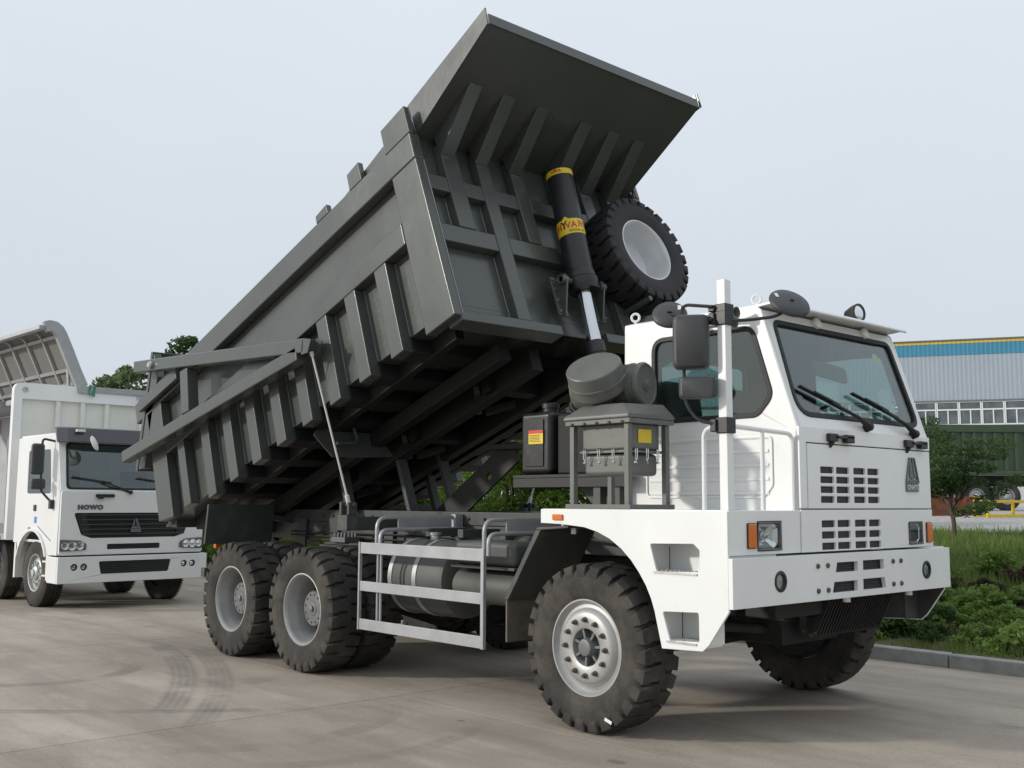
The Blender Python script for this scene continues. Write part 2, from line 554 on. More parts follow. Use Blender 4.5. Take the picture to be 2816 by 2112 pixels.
marks = [((-7.32, -1.79), (-5.0, -2.40), (-2.93, -3.46), .17, .42, -7.2, -2.9),
         ((-6.09, -1.70), (-4.1, -2.42), (-2.41, -3.40), .15, .42, -6.0, -2.3),
         ((-4.95, -4.18), (-4.75, -3.5), (-5.3, -2.78), .13, .5, -5.3, -4.3),
         ((-3.67, -4.56), (-3.0, -3.8), (-2.42, -3.03), .10, .45, -3.9, -2.2),
         ((-1.5, -2.3), (-1.2, -2.8), (-1.15, -3.4), .14, .40, -1.6, -1.0),
         ((-.75, -2.0), (-.45, -2.6), (-.42, -3.2), .12, .35, -.8, -.2),
         ((.1, 1.40), (1.08, 1.12), (2.06, 1.06), .12, .45, .2, 3.2)]  # the last arc is a dark streak ahead of the far front wheel
MAT['concrete'] = concrete_mat('worn_concrete', marks)
MAT['joint'] = pbr('joint_dirt', (.10, .085, .068), .95, var=.3, scale=20)
KERB_Y = 3.57

g = MB()
g.add([(-600, -600, -.004), (600, -600, -.004), (600, KERB_Y + .1, -.004), (-600, KERB_Y + .1, -.004)], [(0, 1, 2, 3)])
pavement = g.build('pavement', MAT['joint'], smooth=0)
tag(pavement, 'worn beige concrete yard with joints and curved tyre marks', kind='structure')
# separate slabs with open joints near the camera, larger sheets of the same concrete further off
xs = [-2.15 + 5.0 * k for k in range(-6, 4)]
ys = [-12.1, -6.9, -1.70, KERB_Y]
gap = .005
for i in range(len(xs) - 1):
    for j in range(len(ys) - 1):
        s = MB().box(xs[i] + gap, xs[i + 1] - gap, ys[j] + gap, ys[j + 1] - (gap if j < 2 else 0), -.10, 0)
        s.build('concrete_slab', MAT['concrete'], pavement, smooth=0)
for (x0, x1, y0, y1) in ((-600, xs[0], -600, KERB_Y), (xs[-1], 600, -600, KERB_Y), (xs[0], xs[-1], -600, ys[0])):
    MB().box(x0 + gap, x1 - gap, y0 + gap, y1, -.10, -.001).build('concrete_slab', MAT['concrete'], pavement, smooth=0)

# kerb of separate stones
MAT['kerb'] = pbr('kerb_stone', (.30, .30, .29), .85, var=.22, scale=6, bump=.004, bscale=50, dirt=(.17, .15, .12), dirt_amt=.35)
kerb = MB().box(-120, 120, KERB_Y + .03, KERB_Y + .12, -.05, .09).build('kerb', MAT['joint'], smooth=0)
tag(kerb, 'grey stone kerb along the planting bed', kind='structure')
kst = MB().box(0, .985, 0, .16, -.06, .14).mesh('kerb_stone', MAT['kerb'], 30)
for k in range(-30, 16):
    place('kerb_stone', kst, kerb, bevel=.018, loc=(k * 1.0 + .3, KERB_Y + random.uniform(-.004, .006), random.uniform(-.006, .004)), rot=(random.uniform(-.015, .01), 0, random.uniform(-.004, .004)))

# planted bank rising behind the kerb to a plateau
def terrain_z(x, y):
    prof = [(3.6, .10), (4.4, .14), (5.2, .32), (6.4, .68), (9, 1.06), (13, 1.26), (20, 1.40), (60, 1.45), (1500, 1.5)]
    for (a, za), (b_, zb) in zip(prof, prof[1:]):
        if y <= b_:
            t = max(0, (y - a) / (b_ - a)); t2 = t * t * (3 - 2 * t) * .5 + t * .5
            return za + (zb - za) * t2
    return 1.5


def soil_mat():
    m = bpy.data.materials.new('bank_soil'); m.use_nodes = True
    N, L = m.node_tree.nodes, m.node_tree.links
    b = N['Principled BSDF']; geo = N.new('ShaderNodeNewGeometry')
    n = N.new('ShaderNodeTexNoise'); n.inputs['Scale'].default_value = 1.4; n.inputs['Detail'].default_value = 8; n.inputs['Roughness'].default_value = .7
    L.new(geo.outputs['Position'], n.inputs['Vector'])
    r = N.new('ShaderNodeValToRGB')
    r.color_ramp.elements[0].position = .38; r.color_ramp.elements[0].color = (.06, .085, .028, 1)
    r.color_ramp.elements[1].position = .62; r.color_ramp.elements[1].color = (.17, .115, .07, 1)
    L.new(n.outputs['Fac'], r.inputs[0]); L.new(r.outputs[0], b.inputs['Base Color'])
    b.inputs['Roughness'].default_value = .95
    bp = N.new('ShaderNodeBump'); bp.inputs['Distance'].default_value = .03
    n2 = N.new('ShaderNodeTexNoise'); n2.inputs['Scale'].default_value = 25; n2.inputs['Detail'].default_value = 5
    L.new(geo.outputs['Position'], n2.inputs['Vector']); L.new(n2.outputs['Fac'], bp.inputs['Height']); L.new(bp.outputs[0], b.inputs['Normal'])
    return m


MAT['soil'] = soil_mat()
gxs = list(np.linspace(-60, 20, 161)); gxs = [-600, -200] + gxs + [100, 600]
gys = [3.62, 3.8, 4.0, 4.3, 4.6, 4.9, 5.2, 5.5, 5.9, 6.4, 7, 8, 9, 11, 13, 16, 20, 30, 60, 150, 600]
tv = []; tf = []
for y in gys:
    for x in gxs:
        bumpz = .05 * math.sin(x * 2.1 + y * 1.3) * math.sin(y * 2.7 - x * .7) if 4 < y < 14 else 0
        tv.append((x, y, terrain_z(x, y) + bumpz))
nx = len(gxs)
for j in range(len(gys) - 1):
    for i in range(nx - 1):
        tf.append((j * nx + i, j * nx + i + 1, (j + 1) * nx + i + 1, (j + 1) * nx + i))
t = MB().add(tv, tf).build('terrain', MAT['soil'], smooth=60)
tag(t, 'earth bank rising behind the kerb', kind='structure')
MAT['gravel'] = pbr('gravel', (.36, .35, .33), .95, var=.5, scale=14, bump=.03, bscale=18)
gv = []; gf = []
gxs2 = np.linspace(-30, 30, 25); gys2 = [11.2, 14, 17, 20, 24, 28, 36, 60, 120]
for y in gys2:
    for x in gxs2:
        gv.append((x, y + (.5 * math.sin(x * 1.1) if y == 11.2 else 0), terrain_z(x, y) + .055))
for j in range(len(gys2) - 1):
    for i in range(len(gxs2) - 1):
        a = j * len(gxs2) + i
        gf.append((a, a + 1, a + 1 + len(gxs2), a + len(gxs2)))
tag(MB().add(gv, gf).build('gravel_yard', MAT['gravel'], smooth=60), 'pale gravel yard behind the planted bank', kind='structure')


def on_ray(px, py, dist):
    """a point dist metres in front of the camera, for laying out far things by bearing"""
    d = FWD + RGT * ((px - 1408) / 2906.47) - UPV * ((py - 1056) / 2906.47)
    return CAM_POS + d * dist

# ------------------------------------------------------------------ mining dump truck
truck = empty('mining_dump_truck')
tag(truck, 'large mining dump truck with white cab and raised dark grey tipping body', 'dump truck')
RT = .6208


# ---- wheels
def lugged_tyre(R=.622, hw=.185, rr=.35, n=27):
    m = MB()
    prof = [(rr - .005, -.150), (rr + .012, -.164), (.40, -.176), (.46, -.187), (.52, -.188), (.556, -.178), (.578, -.158), (.586, -.10), (.588, 0)]
    prof = prof + [(r, -h) for r, h in prof[-2::-1]]
    m.lathe(prof, 96, (0, 0, 0), (0, 1, 0), closed=True)
    for s in (-1, 1):
        for k in range(n):
            th0 = 2 * PI * (k + (.5 if s > 0 else 0)) / n
            # stations from the sidewall over the shoulder to the middle: (y, radius, arc start, arc end)
            st = [(-.190, .528, .022, .070), (-.194, .566, .008, .088), (-.186, .606, .000, .100), (-.150, .618, .004, .108),
                  (-.100, .622, .022, .130), (-.045, .623, .018, .134), (.022, .623, .056, .148)]
            vs_ = []
            for (y, r, a, b) in st:
                base = .50 if y < -.183 else .57
                for (rad_, arc) in ((r, a), (r, b), (base, b + .006), (base, a - .006)):
                    yy = y if rad_ == r else (y + .012 if y < -.14 else y)
                    th = th0 + arc / .62
                    vs_.append((rad_ * math.cos(th), yy if s < 0 else -yy, rad_ * math.sin(th)))
            fs = []
            for i in range(len(st) - 1):
                for j in range(4):
                    fs.append((i * 4 + j, i * 4 + (j + 1) % 4, i * 4 + 4 + (j + 1) % 4, i * 4 + 4 + j))
            fs += [(0, 1, 2, 3), tuple(range(len(st) * 4 - 4, len(st) * 4))]
            m.add(vs_, fs)
    return m.mesh('tyre', MAT['tyre'], 28)


tyre_me = lugged_tyre()
spare_tyre_me = tyre_me.copy(); spare_tyre_me.materials.clear()
spare_tyre_me.materials.append(pbr('new_tyre_rubber', (.017, .017, .018), .7, var=.2, scale=5, bump=.002, bscale=60))
# front rim: shallow, nearly flush disc with nut circle; local outer side is -y, flange at y=-.155
frim = MB().lathe([(.350, -.10), (.360, -.150), (.358, -.160), (.346, -.160), (.338, -.140), (.325, -.125), (.315, -.118), (.292, -.122), (.272, -.150),
                   (.245, -.163), (.160, -.163), (.140, -.155), (.132, -.10), (.10, -.05), (.02, -.05), (.02, .10), (.34, .12)], 64, (0, 0, 0), (0, 1, 0), closed=True).mesh('rim', MAT['rim'], 30)
fhub = MB().lathe([(.13, -.05), (.125, -.08), (.072, -.095), (.068, -.165), (.060, -.178), (.04, -.182), (0, -.182)], 40, (0, 0, 0), (0, 1, 0))
for k in range(7):
    a = 2 * PI * k / 7 + .2
    fhub.beam((.06 * math.cos(a), -.11, .06 * math.sin(a)), (.137 * math.cos(a), -.11, .137 * math.sin(a)), .018, .07, (0, 1, 0))
fhub = fhub.mesh('hub', MAT['hub'], 30)
nut_me = MB().lathe([(.021, 0), (.021, -.012), (.014, -.018), (.013, -.035), (.009, -.038), (0, -.038)], 8, (0, 0, 0), (0, 1, 0)).mesh('wheel_nut', MAT['rust'], 25)
# rear rim: deep dish, hub drum set well inside
rrim = MB().lathe([(.352, -.10), (.362, -.148), (.360, -.160), (.346, -.162), (.334, -.148), (.326, -.12), (.322, -.08), (.312, -.05), (.304, -.01), (.296, .06), (.28, .12),
                   (.20, .135), (.12, .14), (.12, .16), (.34, .165)], 64, (0, 0, 0), (0, 1, 0), closed=True).mesh('rim', MAT['rim'], 30)
rhub = MB().lathe([(.20, .14), (.20, .06), (.178, .045), (.178, -.015), (.168, -.030), (.075, -.034), (.07, -.040), (.03, -.042), (.03, -.06), (.018, -.064), (0, -.064)], 40, (0, 0, 0), (0, 1, 0))
for k in range(12):
    a = 2 * PI * k / 12
    rhub.lathe([(.010, -.026), (.010, -.042), (0, -.042)], 6, (.14 * math.cos(a), 0, .14 * math.sin(a)), (0, 1, 0))
rhub = rhub.mesh('hub', MAT['hub'], 30)


spare_rim_me = rrim.copy(); spare_rim_me.materials.clear(); spare_rim_me.materials.append(pbr('bright_rim_silver', (.66, .67, .68), .35, metal=.2, var=.05))  # lighter wheel silver; the light in the dish is put into its colour
drum_me = MB().lathe([(.10, .10), (.33, .125), (.335, .20), (.30, .26), (.10, .27)], 32, (0, 0, 0), (0, 1, 0)).mesh('brake_drum', MAT['dark'], 30)


def wheel(name, x, y, z, side, front, spin=0.0, lab=None, nuts=True, parent=truck):
    w = empty(name, parent, (x, y, z))
    w.rotation_euler = (0, spin, 0 if side < 0 else PI)
    place('tyre', spare_tyre_me if front == 'spare' else tyre_me, w)
    place('rim', spare_rim_me if front == 'spare' else frim if front is True else rrim, w)
    if front != 'spare':
        place('hub', fhub if front else rhub, w)
        place('brake_drum', drum_me, w)
    if front is True and nuts:
        for k in range(12):
            a = 2 * PI * k / 12 + .1
            place('wheel_nut', nut_me, w, loc=(.205 * math.cos(a), -.163, .205 * math.sin(a)))
    if lab:
        w['label'] = lab
    return w


wheel('front_wheel', 0, -1.405, RT, -1, True, .1)
wheel('front_wheel', 0, 1.405, RT, 1, True, .4, nuts=False)
for xw in (-3.8, -5.3):
    for s in (-1, 1):
        wheel('rear_wheel', xw, s * 1.552, RT, s, False, .3 + xw)
        wheel('rear_wheel', xw, s * 1.10, RT, s, False, .9 + xw)
MB().box(.02, .09, -.0015, .0015, -.012, .012).xf(Matrix.Translation((.20, -1.597, .145)) @ Matrix.Rotation(.30, 4, 'Y')).build('tyre_sticker', MAT['sticker'], truck)

# ---- chassis frame
fr = MB()
for s in (-1, 1):
    fr.box(-6.55, 1.18, s * .47 - .05, s * .47 + .05, 1.24, 1.46)
    fr.box(-6.55, -.30, s * .47 - .06, s * .47 + .06, 1.462, 1.60)
frame = fr.build('chassis_frame', MAT['frame'], truck, bevel=.008)
for x in (-6.4, -5.5, -4.55, -3.6, -2.4, -1.4, -.5, .5, 1.1):
    MB().box(x - .06, x + .06, -.42, .42, 1.26, 1.44).build('crossmember', MAT['frame'], frame, bevel=.006)
b = MB()
for x0, x1, n in ((-5.3, -4.7, 4), (-4.3, -3.5, 5), (-3.1, -1.4, 8)):
    for k in range(n):
        for z in (1.30, 1.39, 1.53):
            b.lathe([(.016, 0), (.016, .014), (.008, .02), (0, .02)], 6, (x0 + (x1 - x0) * k / (n - 1), -.52 if z < 1.5 else -.53, z), (0, -1, 0))
b.build('frame_bolts', MAT['frame'], frame)
# hangers and plates on the near and far side of the frame
for s in (-1, 1):
    for x in (-5.75, -5.05, -3.95, -3.35, -2.95):
        MB().prism([(x - .10, s * .53, 1.50), (x + .10, s * .53, 1.50), (x + .06, s * .53, 1.02), (x - .06, s * .53, 1.02)], (0, s * .03, 0)).build('frame_bracket', MAT['frame'], frame, bevel=.005)
    sp = MB()
    for k in range(7):
        L_ = .95 - .10 * k
        sp.box(-4.55 - L_, -4.55 + L_, s * .72 - .055, s * .72 + .055, 1.02 + .032 * k, 1.047 + .032 * k)
    sp.build('leaf_spring', MAT['frame'], frame, bevel=.004)
    cl = MB().box(-4.69, -4.41, s * .72 - .10, s * .72 + .10, 1.245, 1.30)
    for dx in (-.10, -.035, .035, .10):
        for dy in (-.07, .07):
            cl.lathe([(.018, 0), (.018, .04), (.01, .05), (0, .05)], 6, (-4.55 + dx, s * .72 + dy, 1.30), (0, 0, 1))
    cl.build('spring_clamp', MAT['hub'], frame)
    fs_ = MB()
    for k in range(5):
        L_ = .85 - .10 * k
        fs_.box(-L_, L_, s * .52 - .05, s * .52 + .05, .93 + .03 * k, .957 + .03 * k)
    fs_.build('leaf_spring', MAT['frame'], frame, bevel=.004)
for x, r in ((-3.8, .11), (-5.3, .11), (0, .09)):
    ax = MB()
    ax.tube([(x, -1.45, RT), (x, -.5, RT), (x, 0, RT), (x, .5, RT), (x, 1.45, RT)], [r, r * 1.15, r * 2.6 if x < 0 else r * 1.3, r * 1.15, r], 16)
    ax.build('axle', MAT['dark'], truck, smooth=60)
MB().tube([(-5.3, 0, .68), (-3.8, 0, .74), (-1.2, 0, 1.05)], .06, 12).build('drive_shaft', MAT['dark'], truck)
eng = MB().box(-.95, .95, -.36, .36, .80, 1.23).box(-.2, .9, -.34, .36, .62, .82).box(-2.3, -.95, -.25, .25, .86, 1.22)
eng.tube([(.5, -.6, .74), (.5, .9, .70)], .035, 8).tube([(.75, -.95, .80), (.72, .7, .62)], .04, 8).box(.85, 1.12, -.75, .75, .86, 1.24)
eng.build('engine', MAT['dark'], truck, bevel=.03)
rad_ = MB()
for k in range(22):
    rad_.beam((1.16, -.10 + k * .045, 1.00), (1.05, -.16 + k * .045, .70), .012, .05, (1, 0, 0))
rad_.tube([(1.17, -.15, 1.0), (1.17, .92, 1.0)], .018, 8).tube([(1.05, -.2, .70), (1.05, .82, .70)], .018, 8)
rad_.build('cooler_guard', MAT['dark'], truck)
MB().tube([(1.22, .05, 1.02), (1.22, .05, .95)], .03, 10).tube([(1.22, 1.02, 1.02), (1.22, 1.02, .95)], .03, 10).build('tow_pin', MAT['white'], truck)
link = MB().beam((1.12, -.40, 1.0), (.98, -.18, .74), .05, .05).lathe([(.035, -.03), (.035, .03)], 12, (.98, -.18, .74), (0, 1, 0)).beam((.98, -.18, .74), (.55, .55, .72), .04, .04)
link.build('steering_link', MAT['dark'], truck)
MB().beam((-7.05, -1.2, .80), (-7.05, 1.2, .80), .10, .11).beam((-6.5, -.47, 1.2), (-7.05, -.47, .84), .08, .1).beam((-6.5, .47, 1.2), (-7.05, .47, .84), .08, .1).build('rear_underrun_bar', MAT['frame'], truck, bevel=.006)

# ---- fender on the near side with two step openings
out = [(-.515, 1.535), (-.30, 1.53)]
out += [(-.04, 1.511), (.10, 1.478), (.224, 1.43), (.335, 1.363), (.432, 1.282), (.510, 1.195), (.572, 1.108), (.618, 1.02), (.649, .934), (.713, .685)]
out += [(1.067, .70), (1.121, .745), (1.290, .977), (1.290, 1.645), (-.515, 1.645)]
st1 = fillet2([(.612, 1.408), (.672, 1.215), (1.048, 1.228), (1.053, 1.375), (1.0, 1.418)], .015, 3)
st2 = fillet2([(.723, .940), (.785, .748), (1.041, .760), (1.038, .955)], .015, 3)
fn = lambda a, b_: (a, -1.54, b_)
fd = MB().plate(out, [st1, st2], fn, (0, 1, 0), .02)
# top deck, front face with lamp opening, inner wheel house
fd.box(-.515, 1.270, -1.520, -.662, 1.628, 1.648)
hl_hole = fillet2(rect(-1.205, -.915, 1.370, 1.575), .02, 3)
fd.plate([(-1.52, 1.345), (-.668, 1.345), (-.668, 1.648), (-1.52, 1.648)], [hl_hole], lambda a, b_: (1.290, a, b_), (-1, 0, 0), .02)
fd.box(-.515, -.495, -1.52, -.70, 1.54, 1.628)
fd.box(1.250, 1.270, -1.52, -.95, .99, 1.343)
fender = fd.build('fender', MAT['white'], truck, bevel=.008)
for lp, zt in ((st1, 1.222), (st2, .752)):
    xs_ = [p[0] for p in lp]; zs_ = [p[1] for p in lp]
    x0, x1, z0, z1 = min(xs_), max(xs_), min(zs_), max(zs_)
    sb = MB().box(x0 - .02, x1 + .02, -1.30, -1.29, z0 - .02, z1 + .02)
    sb.box(x0 - .035, x0 - .022, -1.519, -1.30, z0 - .02, z1 + .02).box(x1 + .022, x1 + .035, -1.519, -1.30, z0 - .02, z1 + .02).box(x0 - .02, x1 + .02, -1.519, -1.30, z1 + .022, z1 + .034)
    sb.box(x0 - .02, x1 + .02, -1.519, -1.30, z0 - .034, z0 - .022)
    sb.build('step_box', MAT['white'], fender, bevel=.004)
    tr = MB().box(x0 + .03, x1 - .02, -1.548, -1.32, zt - .018, zt - .004)
    for i in range(9):
        for j in range(3):
            tr.lathe([(.011, 0), (.009, .010), (0, .010)], 6, (x0 + .06 + i * (x1 - x0 - .1) / 9, -1.53 + j * .05, zt - .004), (0, 0, 1))
    tr.build('step_tread', MAT['zinc'], fender)
MB().box(-.372, -.262, -1.556, -1.541, 1.560, 1.606).build('marker_lamp', MAT['amber'], fender, bevel=.006)
MB().beam((-.32, -1.36, 1.53), (-.32, -1.36, 1.45), .02, .05, (1, 0, 0)).build('bracket', MAT['zinc'], fender)
# far fender: seen from behind, hanging below the bumper
fo = [(x, z) for x, z in out if x > .2] + [(-.515, 1.62), (-.515, 1.535), (-.04, 1.511)]
fo = [(-.515, 1.60), (-.515, 1.535), (-.30, 1.53), (-.04, 1.511), (.224, 1.43), (.432, 1.282), (.572, 1.108), (.649, .934), (.713, .685), (1.067, .70), (1.121, .745), (1.285, .977), (1.285, 1.338), (1.0, 1.34), (.8, 1.60)]
MB().plate(fo, [], lambda a, b_: (a, 1.52, b_), (0, 1, 0), .02).box(.72, 1.04, 1.30, 1.518, .73, .95).box(.72, .74, .95, 1.518, .72, 1.3).box(1.20, 1.22, .95, 1.518, .99, 1.3).build('fender', MAT['white'], truck, bevel=.006)
MB().plate([(x, z + (.01 if z < 1 else -.01)) for x, z in fo], [], lambda a, b_: (a, 1.519, b_), (0, -1, 0), .006).box(.715, .719, 1.30, 1.51, .74, .94).box(1.045, 1.049, 1.28, 1.51, .72, .96).box(.72, 1.044, 1.285, 1.299, .73, .95).box(1.221, 1.226, .95, 1.51, .99, 1.3).build('fender_inner_sheet', MAT['frame'], truck)  # dark sheet laid over the white inner face of the far fender


def headlight(y0, y1, z0, z1, x, parent):
    h = MB()
    h.box(x - .09, x - .075, y0, y1, z0, z1)
    for (a, b_, c, d) in ((y0, y0 + .012, z0, z1), (y1 - .012, y1, z0, z1), (y0, y1, z0, z0 + .012), (y0, y1, z1 - .012, z1)):
        h.box(x - .075, x + .008, a, b_, c, d)
    o = h.build('headlight', MAT['hub'], parent, bevel=.003)
    r = MB(); cy, cz = (y0 + y1) / 2, (z0 + z1) / 2
    n = 12; rows = []
    for j in range(5):
        t_ = j / 4
        rows.append([(x - .018 - .045 * (1 - t_ ** 2), cy + (y1 - y0 - .03) / 2 * t_ * max(-1, min(1, 1.25 * math.cos(2 * PI * k / n))), cz + (z1 - z0 - .03) / 2 * t_ * max(-1, min(1, 1.25 * math.sin(2 * PI * k / n)))) for k in range(n)])
    for j in range(4):
        for k in range(n):
            r.add([rows[j][k], rows[j][(k + 1) % n], rows[j + 1][(k + 1) % n], rows[j + 1][k]], [(0, 1, 2, 3)])
    r.build('reflector', MAT['lamp'], o, smooth=0)
    MB().lathe([(.03, 0), (.03, .015), (.02, .03), (0, .032)], 14, (x - .055, cy, cz), (1, 0, 0)).build('bulb_cap', MAT['chrome'], o)
    MB().box(x - .004, x + .004, y0 + .012, y1 - .012, z0 + .012, z1 - .012).build('lens', MAT['lens'], o, bevel=.003)
    return o


headlight(-1.203, -.917, 1.372, 1.573, 1.290, truck)
MB().box(1.291, 1.312, -1.320, -1.231, 1.394, 1.557).build('turn_signal', MAT['amber'], truck, bevel=.008)
MB().box(1.291, 1.301, -1.326, -1.225, 1.388, 1.563).build('turn_signal_base', MAT['black'], truck, bevel=.004)

# ---- bumper
bo = rect(-1.545, 1.545, .997, 1.330)
holes = []
for (y0, y1, z0, z1, sl) in ((-.273, .041, 1.190, 1.263, .02), (.118, .436, 1.192, 1.266, -.005), (-.322, .034, 1.043, 1.121, .025), (.114, .458, 1.044, 1.126, -.02)):
    holes.append([(y0, z0), (y1, z0), (y1 - (0 if sl > 0 else -sl), z1), (y0 + max(sl, 0), z1)])
fogs = [(-.993, 1.157), (1.124, 1.158)]
for (cy, cz) in fogs:
    holes.append([(cy + .068 * math.cos(2 * PI * k / 20), cz + .068 * math.sin(2 * PI * k / 20)) for k in range(20)])
bu = MB().plate(bo, holes, lambda a, b_: (1.330, a, b_), (-1, 0, 0), .036)
bu.box(1.16, 1.2935, -1.517, 1.515, 1.314, 1.330).box(1.16, 1.2935, -1.517, 1.515, .997, 1.010)
bumper = bu.build('bumper', MAT['white'], truck, bevel=.016, seg=3)
MB().box(1.270, 1.285, -.36, .50, 1.02, 1.29).build('vent_mesh', MAT['black'], bumper)
for hy0, hy1, hz0, hz1 in ((-.30, .05, 1.18, 1.27), (.10, .45, 1.18, 1.27), (-.34, .05, 1.03, 1.13), (.10, .47, 1.03, 1.13)):
    gm = MB()
    nz = 5
    for k in range(1, nz):
        z = hz0 + (hz1 - hz0) * k / nz
        gm.box(1.288, 1.293, hy0, hy1, z - .003, z + .003)
    for k in range(1, 16):
        y = hy0 + (hy1 - hy0) * k / 16
        gm.box(1.286, 1.2875, y - .003, y + .003, hz0, hz1)
    gm.build('vent_grille', MAT['mirror'], bumper)
for (cy, cz) in fogs:
    f = MB().lathe([(.074, -.02), (.074, .010), (.056, .012), (.052, -.03)], 28, (1.324, cy, cz), (1, 0, 0), closed=True).build('fog_lamp', MAT['black'], truck)
    MB().lathe([(.052, .0), (.045, -.03), (.02, -.05), (0, -.05)], 20, (1.318, cy, cz), (1, 0, 0)).build('reflector', MAT['lamp'], f)
    MB().lathe([(.053, 0), (.04, .008), (0, .012)], 20, (1.321, cy, cz), (1, 0, 0)).build('lens', MAT['lens'], f)
bolt_me = MB().lathe([(.019, 0), (.019, .010), (.012, .016), (0, .017)], 8, (0, 0, 0), (1, 0, 0)).mesh('bolt', MAT['rust'], 25)
for y in (-.52, -.388, .568, .694):
    for z in (1.246, 1.068):
        place('bolt', bolt_me, bumper, loc=(1.330, y, z))

# ---- cab
YN, YF = -.66, 1.33
side = [(-.42, 1.345), (1.270, 1.345), (1.270, 2.215), (1.285, 2.25), (.985, 3.17), (.94, 3.205), (-.40, 3.205)]
win = fillet2([(-.068, 2.37), (-.068, 3.03), (.895, 3.03), (1.058, 2.505), (.93, 2.37)], [.10, .10, .10, .10, .10], 6)
cb = MB()
cb.plate(side, [win], lambda a, b_: (a, YN, b_), (0, 1, 0), .035)
cb.plate(side, [fillet2([(.20, 2.37), (.20, 3.02), (.895, 3.02), (1.062, 2.505), (.94, 2.37)], .09, 6)], lambda a, b_: (a, YF, b_), (0, -1, 0), .035)
# rear wall with window
rwin = fillet2(rect(-.20, 1.08, 2.44, 2.99), .08, 5)
fwin = fillet2([(.20, 2.37), (.20, 3.02), (.895, 3.02), (1.062, 2.505), (.94, 2.37)], .09, 6)
cb.plate(rect(YN + .036, YF - .036, 1.345, 3.19), [rwin], lambda a, b_: (-.42, a, b_), (1, 0, 0), .035)
# roof, a little crowned
rp = [(YN + .0, 3.205), (YN + .10, 3.235), (.1, 3.25), (.6, 3.25), (YF - .10, 3.235), (YF, 3.205), (YF - .04, 3.19), (YN + .04, 3.19)]
cb.prism([(-.41, y, z) for y, z in rp], (1.36, 0, 0))
# windscreen wall
A_ = Vector((1.287, 0, 2.25)); B_ = Vector((.985, 0, 3.175)); wd = (B_ - A_); wlen = wd.length; wd.normalize()
wn_ = Vector((wd.z, 0, -wd.x))
wfn = lambda a, b_: (A_.x + wd.x * b_, a, A_.z + wd.z * b_)
wo = rect(YN + .036, YF - .036, 0, wlen)
wh = fillet2([(-.58, .125), (1.215, .125), (1.19, wlen - .105), (-.53, wlen - .105)], [.14, .10, .06, .06], 6)
cb.plate(wo, [wh], wfn, (-wn_.x, 0, -wn_.z), .035)
# front wall below the screen (behind the hood panels)
cb.box(1.235, 1.268, YN + .036, YF - .036, 1.345, 2.262)
cb.box(-.38, 1.23, YN + .04, YF - .04, 1.70, 1.73)
cab = cb.build('cab', MAT['white'], truck, bevel=.012)
cab['label'] = 'white angular cab with sloping windscreen'


def pane(poly, fn_, nrm, t_, m_, name, seal=.020, smat=None):
    MB().plate(poly, [], fn_, nrm, t_).build(name, m_, cab, smooth=0)
    c = [sum(p[0] for p in poly) / len(poly), sum(p[1] for p in poly) / len(poly)]
    def grow(d):
        o_ = []
        n_ = len(poly)
        for i in range(n_):
            p = Vector(poly[i]); a = Vector(poly[i - 1]); b_ = Vector(poly[(i + 1) % n_])
            tdir = (b_ - a).normalized(); nn = Vector((tdir.y, -tdir.x))
            if nn.dot(p - Vector(c)) < 0:
                nn = -nn
            o_.append(tuple(p + nn * d))
        return o_
    MB().plate(grow(seal), [grow(-.012)], lambda a, b_: Vector(fn_(a, b_)) - Vector(nrm) * .020, nrm, .034).build('window_seal', smat or MAT['rubber'], cab, bevel=.006)


pane(win, lambda a, b_: (a, YN + .010, b_), (0, 1, 0), .006, MAT['glass'], 'side_window', .028)
pane(fwin, lambda a, b_: (a, YF - .010, b_), (0, -1, 0), .006, MAT['glass'], 'side_window', .028)
pane(rwin, lambda a, b_: (-.41, a, b_), (1, 0, 0), .006, MAT['glass'], 'rear_window', .02)
pane(wh, lambda a, b_: Vector(wfn(a, b_)) - wn_ * .010, (-wn_.x, 0, -wn_.z), .006, MAT['glass'], 'windscreen', .030)
# interior
it = MB()
it.box(.88, 1.20, YN + .06, YF - .06, 1.75, 2.38).box(-.36, -.33, YN + .08, YF - .08, 1.75, 2.40)
it.build('dashboard', MAT['interior'], cab, bevel=.05)
MB().plate(side, [win], lambda a, b_: (a * .985 + .012, YN + .037, b_ * .99 + .016), (0, 1, 0), .012).plate(side, [fwin], lambda a, b_: (a * .985 + .012, YF - .037, b_ * .99 + .016), (0, -1, 0), .012).box(-.38, .93, YN + .06, YF - .06, 3.155, 3.185).build('lining', MAT['interior'], cab)
MB().plate(rect(YN + .05, YF - .05, 1.76, 3.15), [rwin], lambda a, b_: (-.382, a, b_), (1, 0, 0), .012).build('rear_lining', MAT['interior'], cab)
for y in (-.15, .80):
    MB().box(-.15, .35, y - .24, y + .24, 2.02, 2.16).prism([(-.20, y - .23, 2.10), (-.08, y - .23, 2.10), (-.17, y - .23, 2.74), (-.27, y - .23, 2.74)], (0, .46, 0)).box(-.05, .25, y - .18, y + .18, 1.75, 2.02).build('seat', MAT['interior'], cab, bevel=.04)
sw = MB()
ring = [Vector((.66 + .10 * math.sin(a) * .5, .80 + .21 * math.cos(a), 2.44 + .19 * math.sin(a) * .55)) for a in [2 * PI * k / 24 for k in range(25)]]
sw.tube(ring, .014, 8).tube([(.66, .60, 2.44), (.66, 1.0, 2.44)], .012, 6).tube([(.66, .80, 2.44), (.86, .80, 2.25)], .025, 8)
sw.build('steering_wheel', MAT['black'], cab)
q = Vector(wfn(.35, .70)) - wn_ * .10
